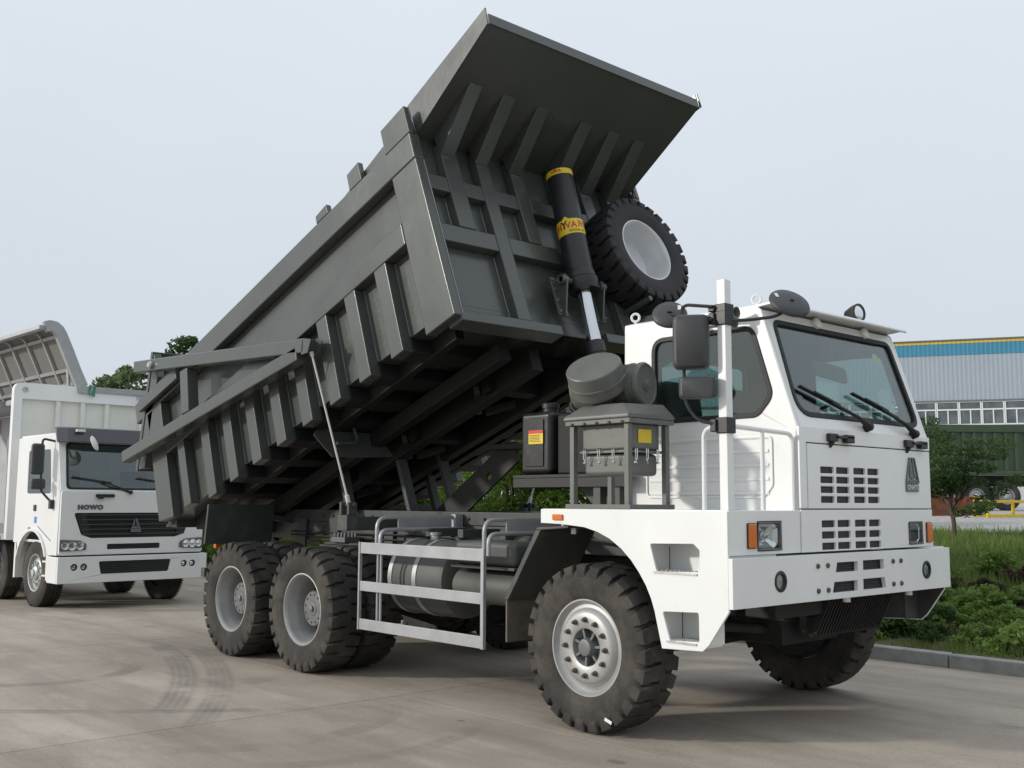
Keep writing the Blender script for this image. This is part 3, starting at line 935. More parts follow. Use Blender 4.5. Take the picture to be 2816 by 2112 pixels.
MB().plate(fillet2([(.12, -.08), (.56, -.12), (.60, .02), (.10, .07)], .04, 3), [], lambda a, b_: Vector(wfn(a, .63 + b_)) - wn_ * .16, wn_, .02).beam(q + Vector((0, 0, .0)), q + Vector((-.02, 0, .16)), .02, .02).build('sun_visor', MAT['interior'], cab, bevel=.006)
MB().lathe([(.05, 0), (.05, .001), (0, .001)], 18, Vector(wfn(.93, .72)) - wn_ * .020, wn_).build('inspection_sticker', pbr('pale_yellow', (.75, .72, .18), .6), cab)
MB().plate([(.80, .22), (1.02, .20), (1.03, .47), (.92, .46), (.82, .40)], [], lambda a, b_: Vector(wfn(a, b_)) - wn_ * .06, wn_, .001).build('paper_sheet', MAT['sticker'], cab, smooth=0)
# visor over the screen, lamps in it, lifting eyes, horns, work lamp
vz = MB().prism([(.93, YN + .01, 3.21), (1.115, YN + .01, 3.222), (1.135, YN + .01, 3.200), (1.125, YN + .01, 3.185), (1.105, YN + .01, 3.205), (.93, YN + .01, 3.19)], (0, YF - YN - .02, 0))
vz.build('sun_shield', MAT['white'], cab, bevel=.004)
for y in (.06, .80):
    MB().lathe([(.045, 0), (.045, .035), (.035, .045), (0, .05)], 16, Vector(wfn(y, wlen - .045)) + wn_ * .0, wn_).build('marker_lamp', MAT['boxin'], cab)
for x, y in ((-.36, -.56), (.84, -.50), (-.36, 1.2)):
    MB().lathe([(.034 + .011 * math.cos(a), .011 * math.sin(a)) for a in [2 * PI * k / 8 for k in range(8)]], 18, (x, y, 3.285), (.5, -.85, 0), closed=True).tube([(x, y, 3.20), (x, y, 3.25)], .012, 6).build('lifting_eye', MAT['white'], cab)
MB().lathe([(0, -.13), (.045, -.11), (.075, -.03), (.082, .02), (.070, .025), (.06, -.01), (0, -.03)], 20, (.93, .86, 3.335), (1, -.15, .05)).tube([(.90, .86, 3.24), (.90, .86, 3.29)], .015, 8).build('work_lamp', MAT['black'], cab)
MB().lathe([(.07, .012), (.04, .022), (0, .024)], 20, (.93, .86, 3.335), (1, -.15, .05)).build('lamp_lens', MAT['lamp'], cab)
for z, x, r in ((3.145, .86, .045), (3.070, .84, .045)):
    MB().lathe([(.012, -.55), (.014, -.30), (.020, -.14), (.032, -.05), (r, 0), (r - .004, .0), (.01, -.08)], 18, (x, -.79, z), (1, 0, 0), closed=True).build('horn', MAT['cleaner'], cab)
MB().beam((.45, -.79, 3.03), (.45, -.79, 3.19), .03, .02).beam((.45, -.79, 3.10), (.45, -.65, 3.10), .03, .02).build('horn_bracket', MAT['hub'], cab)
# pressed ribs on the near side door
dr = MB()
for k in range(5):
    z = 1.775 + k * .105
    dr.box(-.13, 1.03, YN - .009, YN - .001, z - .013, z + .013)
dout = fillet2([(-.165, 1.735), (.985, 1.735), (1.068, 1.83), (1.068, 2.205), (-.165, 2.205)], .05, 5)
din = fillet2([(-.148, 1.752), (.977, 1.752), (1.05, 1.836), (1.05, 2.188), (-.148, 2.188)], .04, 5)
dr.plate(dout, [din], lambda a, b_: (a, YN - .001, b_), (0, -1, 0), .012)
dr.build('pressed_panel', MAT['white'], cab, bevel=.006)

# hood panels on the front
def cells(cols, rows, r=.008):
    hs = []
    for (y0, y1) in cols:
        for (z0, z1) in rows:
            hs.append(fillet2(rect(y0, y1, z0, z1), r, 2))
    return hs


cols = [(-.392, -.205), (-.172, .012), (.078, .252), (.287, .462)]
rows1 = [(1.704 + k * .0735, 1.704 + k * .0735 + .049) for k in range(4)]
rows2 = [(1.357 + k * .0825, 1.357 + k * .0825 + .052) for k in range(3)]
HY0, HY1 = -.562, 1.318
hood = MB().plate(rect(HY0, HY1, 1.661, 2.140), cells(cols, rows1), lambda a, b_: (1.297, a, b_), (-1, 0, 0), .022).build('hood_panel', MAT['white'], truck, bevel=.005)
h2_hole = fillet2(rect(.912, 1.142, 1.368, 1.553), .02, 3)
MB().plate([(-.660, 1.345), (1.328, 1.345), (1.328, 1.653), (-.660, 1.653)], cells(cols, rows2) + [h2_hole], lambda a, b_: (1.297, a, b_), (-1, 0, 0), .022).build('lower_front_panel', MAT['white'], truck, bevel=.005)
MB().plate([(YN, 1.661), (HY0 - .008, 1.661), (HY0 - .008, 2.148), (HY1 + .002, 2.148), (YF, 2.148), (YF, 2.262), (YN, 2.262)], [], lambda a, b_: (1.295, a, b_), (-1, 0, 0), .022).build('scuttle_panel', MAT['white'], cab, bevel=.006)
MB().box(1.269, 1.2735, -.62, 1.30, 1.36, 2.2).build('hood_gap', MAT['black'], truck)
for rows in (rows1, rows2):
    gm = MB()
    z0, z1 = rows[0][0] - .01, rows[-1][1] + .01
    n = 26
    for k in range(n):
        z = z0 + (z1 - z0) * (k + .5) / n
        gm.box(1.2745, 1.279, -.40, .47, z - .002, z + .002)
    gm.build('grille_mesh', MAT['mirror'], truck)
headlight(.914, 1.140, 1.370, 1.551, 1.297, truck)
MB().box(1.298, 1.318, 1.207, 1.288, 1.384, 1.541).build('turn_signal', MAT['amber'], truck, bevel=.008)
MB().box(1.298, 1.307, 1.201, 1.294, 1.378, 1.547).build('turn_signal_base', MAT['black'], truck, bevel=.004)
for y0 in (-.30, .875):
    MB().box(1.298, 1.330, y0, y0 + .12, 2.165, 2.225).box(1.305, 1.345, y0 + .10, y0 + .33, 2.190, 2.212).box(1.298, 1.345, y0 + .22, y0 + .33, 2.160, 2.222).prism([(1.30, y0 + .03, 2.165), (1.34, y0 + .03, 2.165), (1.30, y0 + .03, 2.115)], (0, .035, 0)).build('hood_hinge', MAT['black'], truck, bevel=.006)
# emblem
em = MB()
ex = 1.298
tip = (.995, 2.082)
em.prism([(ex, .985, 2.080), (ex, 1.005, 2.080), (ex, 1.060, 1.905), (ex, 1.010, 1.935)], (.012, 0, 0))
em.prism([(ex, .955, 2.060), (ex, .978, 2.045), (ex, .998, 1.935), (ex, .945, 1.900)], (.012, 0, 0))
em.prism([(ex, .900, 1.905), (ex, .965, 1.895), (ex, .998, 1.925), (ex, 1.030, 1.895), (ex, 1.085, 1.905), (ex, 1.085, 1.882), (ex, .900, 1.882)], (.012, 0, 0))
em.plate([(.945, 2.082), (1.030, 2.082), (1.100, 1.870), (.880, 1.870)], [[(.955, 2.072), (1.020, 2.072), (1.083, 1.880), (.896, 1.880)]], lambda a, b_: (ex, a, b_), (1, 0, 0), .016)
em.box(ex, ex + .012, .885, 1.090, 1.800, 1.866)
emb = em.build('emblem', pbr('emblem_grey', (.16, .17, .18), .35, metal=.5), cab, bevel=.003)
tm = text_mesh('CNHTC', .054, MAT['chrome'], .002, bold=.001)
place('emblem_lettering', tm, cab, loc=(ex + .0135, .987, 1.833), rot=(PI / 2, 0, PI / 2))
# wipers
for (yb, zb, yt, ym) in ((.314, .045, -.50, -.02), (1.045, .02, .245, .73)):
    base = Vector(wfn(yb, zb)) + wn_ * .02
    tipb = Vector(wfn(yt, .335)) + wn_ * .02
    mid = Vector(wfn(yt + .36, .215)) + wn_ * .045
    end = Vector(wfn(yt + .62, .16)) + wn_ * .02
    w = MB().tube([base + wn_ * .02, base + (mid - base) * .35 + wn_ * .03, mid], [.030, .016, .009], 8)
    w.lathe([(.035, -.02), (.035, .03), (.02, .05), (0, .05)], 12, base, wn_)
    w.beam(tipb, end, .012, .030, wn_).beam(tipb + (end - tipb) * .25 + wn_ * .022, tipb + (end - tipb) * .75 + wn_ * .022, .016, .012, wn_)
    w.build('wiper', MAT['rubber'], cab)

# ---- mirror post with mirrors, grab rail
post = MB().box(1.210, 1.280, -1.510, -1.440, 1.649, 3.235).build('mirror_post', MAT['white'], truck, bevel=.006)
for z, h in ((2.965, .10), (3.035, .06), (2.225, .11)):
    MB().box(1.196, 1.294, -1.525, -1.425, z - h / 2, z + h / 2).box(1.16, 1.21, -1.545, -1.49, z - h / 2.5, z + h / 2.5).build('mirror_clamp', MAT['black'], post, bevel=.008)
arm = MB().tube(bend([(1.20, -1.55, 3.045), (1.02, -1.60, 3.075), (.98, -1.60, 3.06), (.98, -1.60, 2.93)], .05), .012, 8)
arm.tube(bend([(.985, -1.60, 2.70), (1.00, -1.60, 2.40), (1.03, -1.60, 2.34), (1.09, -1.58, 2.26), (1.20, -1.53, 2.235)], .05), .012, 8)
arm.tube(bend([(1.20, -1.55, 2.955), (1.09, -1.59, 2.955), (1.02, -1.60, 3.00), (.80, -1.64, 3.03)], .04), .012, 8)
arm.tube(bend([(1.28, -1.46, 2.945), (1.36, -1.30, 2.965), (1.42, -1.12, 3.00), (1.44, -1.00, 3.06)], .06), .012, 8)
arm.tube([(1.28, -1.46, 2.985), (1.10, -1.10, 3.02), (.95, -.80, 3.07)], .010, 8)
arm.build('mirror_arm', MAT['black'], post)
mb_ = fillet2(rect(-.125, .125, -.195, .195), .05, 5)
MY = Vector((.80, -.60, 0)).normalized()    # mirror faces look back along the truck; housings show to the front
def mirror_box(c, hw_, hh_, name, tilt):
    t_ = Vector((math.cos(tilt), math.sin(tilt), 0)); n_ = Vector((-math.sin(tilt), math.cos(tilt), 0))
    c = Vector(c)
    m = MB()
    lay = [(0, 1.0, .0), (.055, 1.0, 0), (.085, .93, 0), (.10, .80, 0)]
    base = fillet2(rect(-hw_, hw_, -hh_, hh_), min(hw_, hh_) * .38, 5)
    rings = []
    for d_, s_, _ in lay:
        rings.append([c + t_ * (p[0] * (1 - (1 - s_) * 1.0)) + Vector((0, 0, p[1] * (1 - (1 - s_) * .55))) - n_ * d_ for p in base])
    n__ = len(base)
    vs_ = [p for r_ in rings for p in r_]
    fs_ = [tuple(range(n__))[::-1], tuple(range((len(rings) - 1) * n__, len(rings) * n__))]
    for i in range(len(rings) - 1):
        for k in range(n__):
            fs_.append((i * n__ + k, i * n__ + (k + 1) % n__, (i + 1) * n__ + (k + 1) % n__, (i + 1) * n__ + k))
    m.add(vs_, fs_)
    o = m.build(name, MAT['mirror'], post, smooth=50)
    MB().plate([(p[0] * .93, p[1] * .95) for p in base], [], lambda a, b_: c + t_ * a + Vector((0, 0, b_)) + n_ * .001, n_, .004).build('mirror_glass', MAT['chrome'], post, smooth=0)
    return o


mirror_box((1.045, -1.585, 2.805), .125, .190, 'mirror', rad(35))
mirror_box((1.100, -1.585, 2.483), .130, .075, 'mirror', rad(35))
for c, n_, sc in (((.868, -1.60, 3.027), Vector((.52, -.62, .58)), .125), ((1.44, -.965, 3.115), Vector((.60, -.30, .62)), .150)):
    n_ = n_.normalized()
    o = MB().lathe([(0, -.028), (sc * .9, -.026), (sc, -.012), (sc, .0), (sc * .93, .014), (sc * .5, .026), (0, .030)], 36, c, n_).build('round_mirror', MAT['mirror'], post, smooth=50)
    MB().tube([Vector(c) + n_ * .02, Vector(c) + n_ * .035 + Vector((-.0, 0, -.02))], .022, 8).build('mirror_knob', MAT['black'], post)
    sv = n_.cross(Vector((0, 0, 1))).normalized(); su = sv.cross(n_)
    p = Vector(c) + n_ * .0245 + sv * sc * (-.55 if sc < .14 else .62) + su * sc * .35
    MB().prism([p - sv * .012 - su * .022, p + sv * .012 - su * .022, p + sv * .012 + su * .022, p - sv * .012 + su * .022], n_ * .002).build('sticker', MAT['sticker'], post)
gr = MB()
gr.tube(bend([(1.058, -1.48, 1.65), (1.06, -1.48, 2.21), (1.245, -1.475, 2.23)], .07), .017, 10)
gr.tube(bend([(1.245, -1.45, 2.225), (1.245, -.68, 2.205), (1.245, -.685, 1.65)], .07), .017, 10)
gr.tube([(1.245, -1.055, 1.65), (1.245, -1.055, 2.214)], .017, 10)
gr.build('grab_rail', MAT['white'], truck)

# ---- air cleaner on the deck
AX0, AX1, AY0, AY1 = -.225, .385, -1.505, -1.03
ac = MB()
for x, y in ((AX0, AY0), (AX1 - .045, AY0), (AX0, AY1 - .045), (AX1 - .045, AY1 - .045)):
    ac.box(x, x + .045, y, y + .045, 1.66, 2.288)
for z in (1.650, 2.29):
    ac.box(AX0 - .03, AX1 + .03, AY0 - .02, AY0 + .028, z, z + .035).box(AX0 - .03, AX1 + .03, AY1 - .028, AY1 + .02, z, z + .035)
    ac.box(AX0 - .03, AX0 + .02, AY0 + .029, AY1 - .029, z, z + .035).box(AX1 - .02, AX1 + .03, AY0 + .029, AY1 - .029, z, z + .035)
cleaner = ac.build('air_cleaner', MAT['cleaner'], truck, bevel=.004)
bx = MB().box(AX0 + .075, AX1 - .05, AY0 + .06, AY1 - .055, 2.095, 2.30).build('filter_box', MAT['cleaner'], cleaner, bevel=.02, seg=3)
MB().box(AX0 + .085, AX1 - .06, AY0 + .068, AY1 - .063, 1.90, 2.07).build('dust_pan', MAT['cleaner'], cleaner, bevel=.035, seg=3)
MB().box(AX0 + .055, AX1 - .03, AY0 + .040, AY1 - .035, 2.072, 2.093).build('flange', MAT['cleaner'], cleaner, bevel=.004)
for k in range(3):
    for fx in (0, 1):
        if fx == 0:
            c = Vector((AX0 + .14 + k * .15, AY0 + .032, 2.08)); t_ = Vector((1, 0, 0)); n_ = Vector((0, -1, 0))
        else:
            c = Vector((AX1 - .022, AY0 + .10 + k * .125, 2.08)); t_ = Vector((0, 1, 0)); n_ = Vector((1, 0, 0))
        l = MB()
        for s in (-.010, .010):
            l.tube([c + t_ * s + Vector((0, 0, .03)), c + t_ * s + n_ * .012 + Vector((0, 0, .02)), c + t_ * s + n_ * .012 - Vector((0, 0, .045)), c + n_ * .004 - Vector((0, 0, .075))], .004, 6)
        l.lathe([(.008, -.012), (.008, .012)], 8, c + n_ * .008 - Vector((0, 0, .08)), t_)
        l.build('latch', MAT['chrome'], cleaner)
hd = MB()
low = [(AX0 - .045, AY0 - .03, 2.326), (AX1 + .03, AY0 - .03, 2.326), (AX1 + .03, AY1 + .03, 2.326), (AX0 - .045, AY1 + .03, 2.326)]
low2 = [(x, y, z + .03) for x, y, z in low]
up_ = [(-.17, -1.42, 2.450), (.25, -1.42, 2.450), (.36, -1.06, 2.450), (-.17, -1.06, 2.450)]
vv = low + low2 + up_
hd.add(vv, [(3, 2, 1, 0), (0, 1, 5, 4), (1, 2, 6, 5), (2, 3, 7, 6), (3, 0, 4, 7), (4, 5, 9, 8), (5, 6, 10, 9), (6, 7, 11, 10), (7, 4, 8, 11), (8, 9, 10, 11)])
hd.build('cleaner_hood', MAT['cleaner'], cleaner, bevel=.012)
pa = Vector((.20, -.57, .80)).normalized()
pc = Vector((-.055, -1.415, 2.755)) - pa * .09
MB().lathe([(.10, -.34), (.10, -.15), (.215, -.125), (.225, -.11), (.225, -.035), (.232, -.033), (.232, -.018), (.225, -.015), (.222, .085), (.215, .094), (0, .097)], 44, pc, pa).build('pre_cleaner', MAT['cleaner'], cleaner, smooth=28)
can_a = Vector((.97, .22, .02)).normalized(); can_c = Vector((.19, -1.06, 2.625))
MB().lathe([(.165, -.62), (.172, -.60), (.172, -.12), (.178, -.115), (.178, -.10), (.170, -.095), (.170, -.05), (.178, -.04), (.178, -.015), (.168, 0), (.160, .002), (.150, -.010), (.055, -.010), (.05, .006), (.030, .008), (.026, .02), (0, .022)], 44, can_c, can_a).build('intake_canister', MAT['cleaner'], cleaner, smooth=28)
MB().box(AX1 - .047, AX1 - .0485 + .004, -1.342, -1.191, 2.150, 2.252).build('warning_label', MAT['yellow'], cleaner)
for k in range(5):
    for (x, y, z) in ((AX0 + .05 + k * .13, AY0 - .021, 2.300),):
        MB().lathe([(.010, 0), (.010, .014), (0, .016)], 6, (x, y, z), (0, -1, 0)).build('bolt', MAT['rust'], cleaner)

# ---- oil tank behind the cab
tk = MB().box(-1.60, -1.20, -.77, -.16, 1.95, 2.52).build('oil_tank', MAT['tank'], truck, bevel=.05, seg=4)
MB().box(-1.52, -1.28, -.781, -.771, 2.02, 2.45).build('tank_rib', MAT['tank'], tk, bevel=.008)
MB().box(-1.468, -1.280, -.7845, -.782, 2.225, 2.350).build('instruction_label', MAT['yellow'], tk)
MB().box(-1.468, -1.280, -.7870, -.7848, 2.320, 2.350).build('label_header', MAT['red'], tk)
ll = MB()
for k in range(5):
    ll.box(-1.455, -1.31 - .02 * (k % 2), -.7865, -.7848, 2.246 + k * .014, 2.250 + k * .014)
ll.build('label_print', MAT['dark'], tk)
for x, y in ((-1.42, -.55), (-1.18, -.35)):
    MB().lathe([(.07, 0), (.07, .05), (.082, .052), (.082, .09), (.07, .10), (0, .10)], 20, (x, y, 2.515), (0, 0, 1)).build('tank_cap', MAT['black'], tk, smooth=30)
hose = [Vector((-1.05 + .20 * math.cos(a), -.40 + .10 * math.sin(a), 2.66 + .02 * math.sin(2 * a))) for a in [2 * PI * k / 20 for k in range(21)]]
MB().tube(hose, .03, 10).tube(bend([(-1.25, -.40, 2.66), (-1.28, -.42, 2.58), (-1.2, -.4, 2.5)], .05), .03, 10).tube(bend([(-.86, -.38, 2.66), (-.72, -.3, 2.5), (-.7, -.2, 2.0)], .1), .03, 10).build('oil_hose', MAT['rubber'], tk)
MB().box(-1.66, -.25, -.80, -.10, 1.915, 1.945).box(-1.66, -.25, -.80, -.74, 1.83, 1.914).box(-1.66, -1.60, -.74, -.10, 1.83, 1.914).build('tank_deck', MAT['under'], truck, bevel=.004)
MB().box(-1.18, -.45, -.70, .60, 1.95, 2.48).build('radiator_housing', MAT['dark'], truck, bevel=.02)
st = MB()
for x in (-.62, -.40):
    for s in (-1, 1):
        MB().box(x - .04, x + .04, s * .74 - .04, s * .74 + .04, 1.60, 1.83).build('deck_support', MAT['frame'], truck)
MB().prism([(-1.0, -.60, 1.83), (-.55, -.60, 1.83), (-.55, -.60, 1.60), (-.75, -.60, 1.60)], (0, .03, 0)).build('deck_gusset', MAT['frame'], truck)

# ---- tipping body, built in its own frame: x along the floor, z square to it
TH = rad(19.8)
HB = Vector((-6.2, 0, 1.55))
EU = Vector((math.cos(TH), 0, math.sin(TH))); EV = Vector((-math.sin(TH), 0, math.cos(TH)))
W = 1.65; WP = 1.53


def bw(u, y, v):
    return HB + EU * u + Vector((0, y, 0)) + EV * v


def fu(v, d=0.0):
    return 5.04 - .028 * v - d


sk = MB()
for s in (-1, 1):
    sk.box(-1.15, 4.95, s * WP - .005 if s > 0 else -WP, s * WP if s > 0 else -WP + .012, .25, 2.04)
sk.box(-1.25, 4.93, -WP + .013, WP - .013, .25, .27)
sk.prism([(fu(.10, .12), -WP + .014, .10), (fu(.1, .105), -WP + .014, .10), (fu(2.15, .105), -WP + .014, 2.15), (fu(2.15, .12), -WP + .014, 2.15)], (0, 2 * WP - .028, 0))
bed = sk.build('dump_bed', MAT['bed'], truck, smooth=0)
bed.location = HB; bed.rotation_euler = (0, -TH, 0)
bed['label'] = 'raised dark grey ribbed steel tipping body'


def bp_(m, name, bevel=.010, mat_='bed', smooth=35):
    return m.build(name, MAT[mat_], bed, bevel=bevel, smooth=smooth)


rib_me = MB().box(0, .200, -.06, .06, .105, 1.046).mesh('side_rib', MAT['bed'], 35)
for s in (-1, 1):
    yc = s * (W + WP) / 2
    ya, yb = sorted((s * W, s * (WP + .001)))
    for k in range(8):
        place('side_rib', rib_me, bed, bevel=.010, loc=(4.045 - .5485 * k, yc, 0))
    bp_(MB().box(-.432, -.25, ya, yb, .215, 1.046), 'side_rib')
    bp_(MB().prism([(-1.160, ya, .29), (-.748, ya, .215), (-.748, ya, 1.765), (-1.160, ya, 1.765)], (0, yb - ya, 0)), 'rear_post')
    bp_(MB().box(-1.50, fu(2, .0), ya, yb, 1.768, 2.052), 'top_rail', .016)
    bp_(MB().prism([(-.745, s * W, 1.048), (-.745, s * W, 1.275), (-.745, s * (WP + .001), 1.325), (-.745, s * (WP + .001), 1.048)], (5.335, 0, 0)), 'middle_rail', .012)
    bp_(MB().prism([(4.595, ya, .08), (fu(.08), ya, .08), (fu(1.765), ya, 1.765), (4.595, ya, 1.765)], (0, s * 0 + yb - ya, 0)), 'corner_post', .014)
    # raised boards with stakes above the rail
    yi = s * 1.585
    bp_(MB().prism([(2.75, yi, 2.0), (fu(2, .03), yi, 2.0), (fu(2.2, .03), yi, 2.31), (4.57, yi, 2.235), (2.75, yi, 1.96)], (0, -s * .02, 0)), 'top_board', 0, smooth=0)
    for (a, b_, h) in ((4.574, 4.985, 2.355), (3.922, 4.148, 2.262), (3.272, 3.502, 2.160)):
        ya2, yb2 = sorted((s * 1.648, s * 1.586))
        bp_(MB().prism([(a, ya2, 2.053), (b_, ya2, 2.053), (b_ - .004, ya2, h), (a + .003, ya2, h - .02)], (0, yb2 - ya2, 0)), 'board_stake', .008)
    # canopy cheek
    bp_(MB().prism([(4.905, s * 1.512, 2.455), (6.172, s * 1.512, 2.625), (6.155, s * 1.512, 2.462), (4.93, s * 1.512, 2.10)], (0, -s * .012, 0)), 'canopy_cheek', 0, smooth=0)
    bp_(MB().prism([(4.90, s * 1.512, 2.30), (4.93, s * 1.512, 2.06), (4.80, s * 1.512, 2.0), (4.6, s * 1.512, 2.0), (4.6, s * 1.512, 2.28), (4.905, s * 1.512, 2.455)], (0, -s * .012, 0)), 'canopy_gusset', 0, smooth=0)
    # front sill, open in the middle for the ram
    a, b_ = sorted((s * .31, s * 1.575))
    bp_(MB().prism([(4.84, a, .035), (5.035, a, .035), (5.035, a, .142), (4.84, a, .142)], (0, b_ - a, 0)), 'front_sill', .012)
    a, b_ = sorted((s * .30, s * .315))
    # under-floor longitudinals
    for (y, v0, v1, w_) in ((1.24, .094, .247, .10), (.72, -.06, .098, .14), (.32, -.14, .098, .14)):
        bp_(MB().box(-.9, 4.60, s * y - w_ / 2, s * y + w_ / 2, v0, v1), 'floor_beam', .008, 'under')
# cross ribs under the floor, carried on from the side ribs
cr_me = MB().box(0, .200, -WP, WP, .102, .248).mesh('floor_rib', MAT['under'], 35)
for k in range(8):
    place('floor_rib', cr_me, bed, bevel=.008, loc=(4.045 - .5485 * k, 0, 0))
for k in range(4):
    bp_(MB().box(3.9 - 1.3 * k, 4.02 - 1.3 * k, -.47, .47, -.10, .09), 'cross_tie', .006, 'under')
    for s in (-1, 1):
        m = MB().beam((3.85 - 1.3 * k, s * .48, -.02), (3.35 - 1.3 * k, s * .05, -.02), .06, .08)
        bp_(m, 'cross_brace', .004, 'frame')
# canopy
d_ = Vector((6.155 - 4.93, 0, 2.462 - 2.10)).normalized(); nn_ = Vector((-d_.z, 0, d_.x))
c1 = Vector((6.150, -1.498, 2.462)); c0 = Vector((4.93, -1.498, 2.10)) - d_ * .09
canopy = bp_(MB().prism([c0, c1, c1 + nn_ * .012, c0 + nn_ * .012], (0, 2.996, 0)), 'canopy', 0, smooth=0)
bp_(MB().prism([(6.153, -1.499, 2.455), (6.168, -1.499, 2.455), (6.182, -1.499, 2.555), (6.167, -1.499, 2.555)], (0, 2.998, 0)), 'canopy_lip', .003)
bp_(MB().box(6.08, 6.19, 1.5125, 1.53, 2.46, 2.63), 'canopy_tab', .004)
for y in (-1.314, -.89, -.437, .181, .610, 1.013):
    bp_(MB().prism([(fu(1.88, .0), y, 1.88), (5.592, y, 2.292), (fu(2.1, .05), y, 2.125)], (0, .158, 0)), 'canopy_rib', .006)
# front wall framing
for (y0, y1, v0, v1) in ((-1.308, -1.105, 1.065, 2.02), (-.872, -.705, .135, 2.04), (-.418, -.245, 1.065, 2.04), (.185, .345, 1.065, 2.04), (.60, .77, .135, 2.04), (1.02, 1.20, 1.065, 2.02)):
    bp_(MB().prism([(fu(v0, .104), y0, v0), (fu(v0), y0, v0), (fu(v1), y0, v1), (fu(v1, .104), y0, v1)], (0, y1 - y0, 0)), 'wall_rib', .010)
for (v0, v1) in ((.872, 1.062), (1.445, 1.615)):
    segs = ((-1.546, -.874), (-.703, .598), (.772, 1.546)) if v0 < 1 else ((-1.546, -1.310), (-1.103, -.874), (-.703, -.420), (-.243, .183), (.347, .598), (.772, 1.018))
    for a, b_ in segs:
        bp_(MB().prism([(fu(v0, .104), a, v0), (fu(v0, .004), a, v0), (fu(v1, .004), a, v1), (fu(v1, .104), a, v1)], (0, b_ - a, 0)), 'wall_beam', .010)
# weld seams along the post and ribs
we = MB()
for k in range(8):
    u_ = 4.045 - .5485 * k + .203
    we.tube([(u_, -WP - .004, .26), (u_, -WP - .004, 1.04)], .005, 5)
we.tube([(fu(.1, -.002), -1.556, .10), (fu(1.75, -.002), -1.556, 1.75)], .006, 5)
for (y, v0, v1) in ((-1.309, 1.07, 1.44), (-.873, .16, .86), (-.873, 1.07, 1.44), (-.419, 1.07, 1.44), (-1.104, 1.07, 1.44), (-.704, 1.07, 1.44)):
    we.tube([(fu(v0, .103), y + (-.004 if y in (-1.309, -.873, -.419) else .004), v0), (fu(v1, .103), y + (-.004 if y in (-1.309, -.873, -.419) else .004), v1)], .005, 5)
tag(we.build('weld_seams', pbr('weld', (.26, .27, .26), .4, metal=.3), bed), kind='stuff')
# splash plate under the floor
MB().prism([(2.34, -1.46, .10), (2.34, -1.50, .05), (2.34, -1.313, -.196), (2.34, -.514, -.169), (2.34, -.661, .06), (2.34, -.7, .10)], (.012, 0, 0)).build('splash_plate', MAT['bed'], bed, smooth=0)
MB().tube(bend([(2.45, -1.05, .10), (2.45, -1.02, -.06), (2.45, -1.3, -.08)], .08), .018, 8).build('drain_pipe', MAT['frame'], bed)

# ---- tailgate with its lifting frame
tg = empty('tailgate', truck)
MB().prism([(-7.83, -1.66, 3.65), (-7.76, -1.66, 3.64), (-8.10, -1.66, 2.08), (-8.17, -1.66, 2.09)], (0, 3.32, 0)).build('tailgate_panel', MAT['bed'], tg, bevel=.008)
for y in (-1.60, -.8, 0, .8, 1.60):
    MB().prism([(-7.755, y - .05, 3.62), (-7.62, y - .05, 3.30), (-7.90, y - .05, 2.12), (-8.10, y - .05, 2.10)], (0, .10, 0)).build('tailgate_rib', MAT['bed'], tg, bevel=.006)
for s in (-1, 1):
    y = s * 1.80
    def bar(p0, p1, h, name='lift_bar', w_=.14):
        return MB().beam((p0[0], y, p0[1]), (p1[0], y, p1[1]), w_, h).build(name, MAT['bed'], tg, bevel=.014)
    bar((-7.875, 3.428), (-3.64, 3.262), .150)
    bar((-8.13, 2.258), (-3.78, 3.195), .150)
    bar((-6.39, 3.265), (-6.30, 2.735), .20)
    # rear stub bar along the panel top rail direction
    MB().beam((-8.0, s * 1.70, 2.92), (-6.9, s * 1.70, 3.28), .06, .15).build('lift_bar', MAT['bed'], tg, bevel=.01)
    MB().lathe([(.05, -.10), (.05, .10), (.03, .12), (0, .12)], 14, (-7.3, y, 3.40), (0, s, 0)).build('pivot_pin', MAT['zinc'], tg)
    MB().prism([(-3.66, y - .07, 3.335), (-3.50, y - .07, 3.31), (-3.56, y - .07, 3.18), (-3.68, y - .07, 3.17)], (0, .012, 0)).prism([(-3.66, y + .06, 3.335), (-3.50, y + .06, 3.31), (-3.56, y + .06, 3.18), (-3.68, y + .06, 3.17)], (0, .012, 0)).build('cable_fork', MAT['bed'], tg)
    # cable to the chassis
    p0, p1 = Vector((-3.60, y, 3.20)), Vector((-3.66, s * 1.27, 1.67))
    cbl = MB().tube([p0, p0 + (p1 - p0) * .03, p0 + (p1 - p0) * .03, p0 + (p1 - p0) * .95], [.020, .020, .011, .011], 8)
    cbl.tube([p0 + (p1 - p0) * .94, p1], .024, 8)
    cbl.build('lift_cable', MAT['boxin'], truck)
    MB().box(-3.75, -3.57, s * 1.27 - .08, s * 1.27 + .06, 1.40, 1.56).box(-3.75, -3.71, s * 1.27 - .06, s * 1.27 + .04, 1.56, 1.69).box(-3.61, -3.57, s * 1.27 - .06, s * 1.27 + .04, 1.56, 1.69).lathe([(.025, -.12), (.025, .12)], 10, (-3.66, s * 1.27, 1.66), (1, 0, 0)).beam((-3.66, s * 1.2, 1.47), (-3.66, s * .5, 1.47), .12, .14).build('cable_bracket', MAT['frame'], truck, bevel=.006)

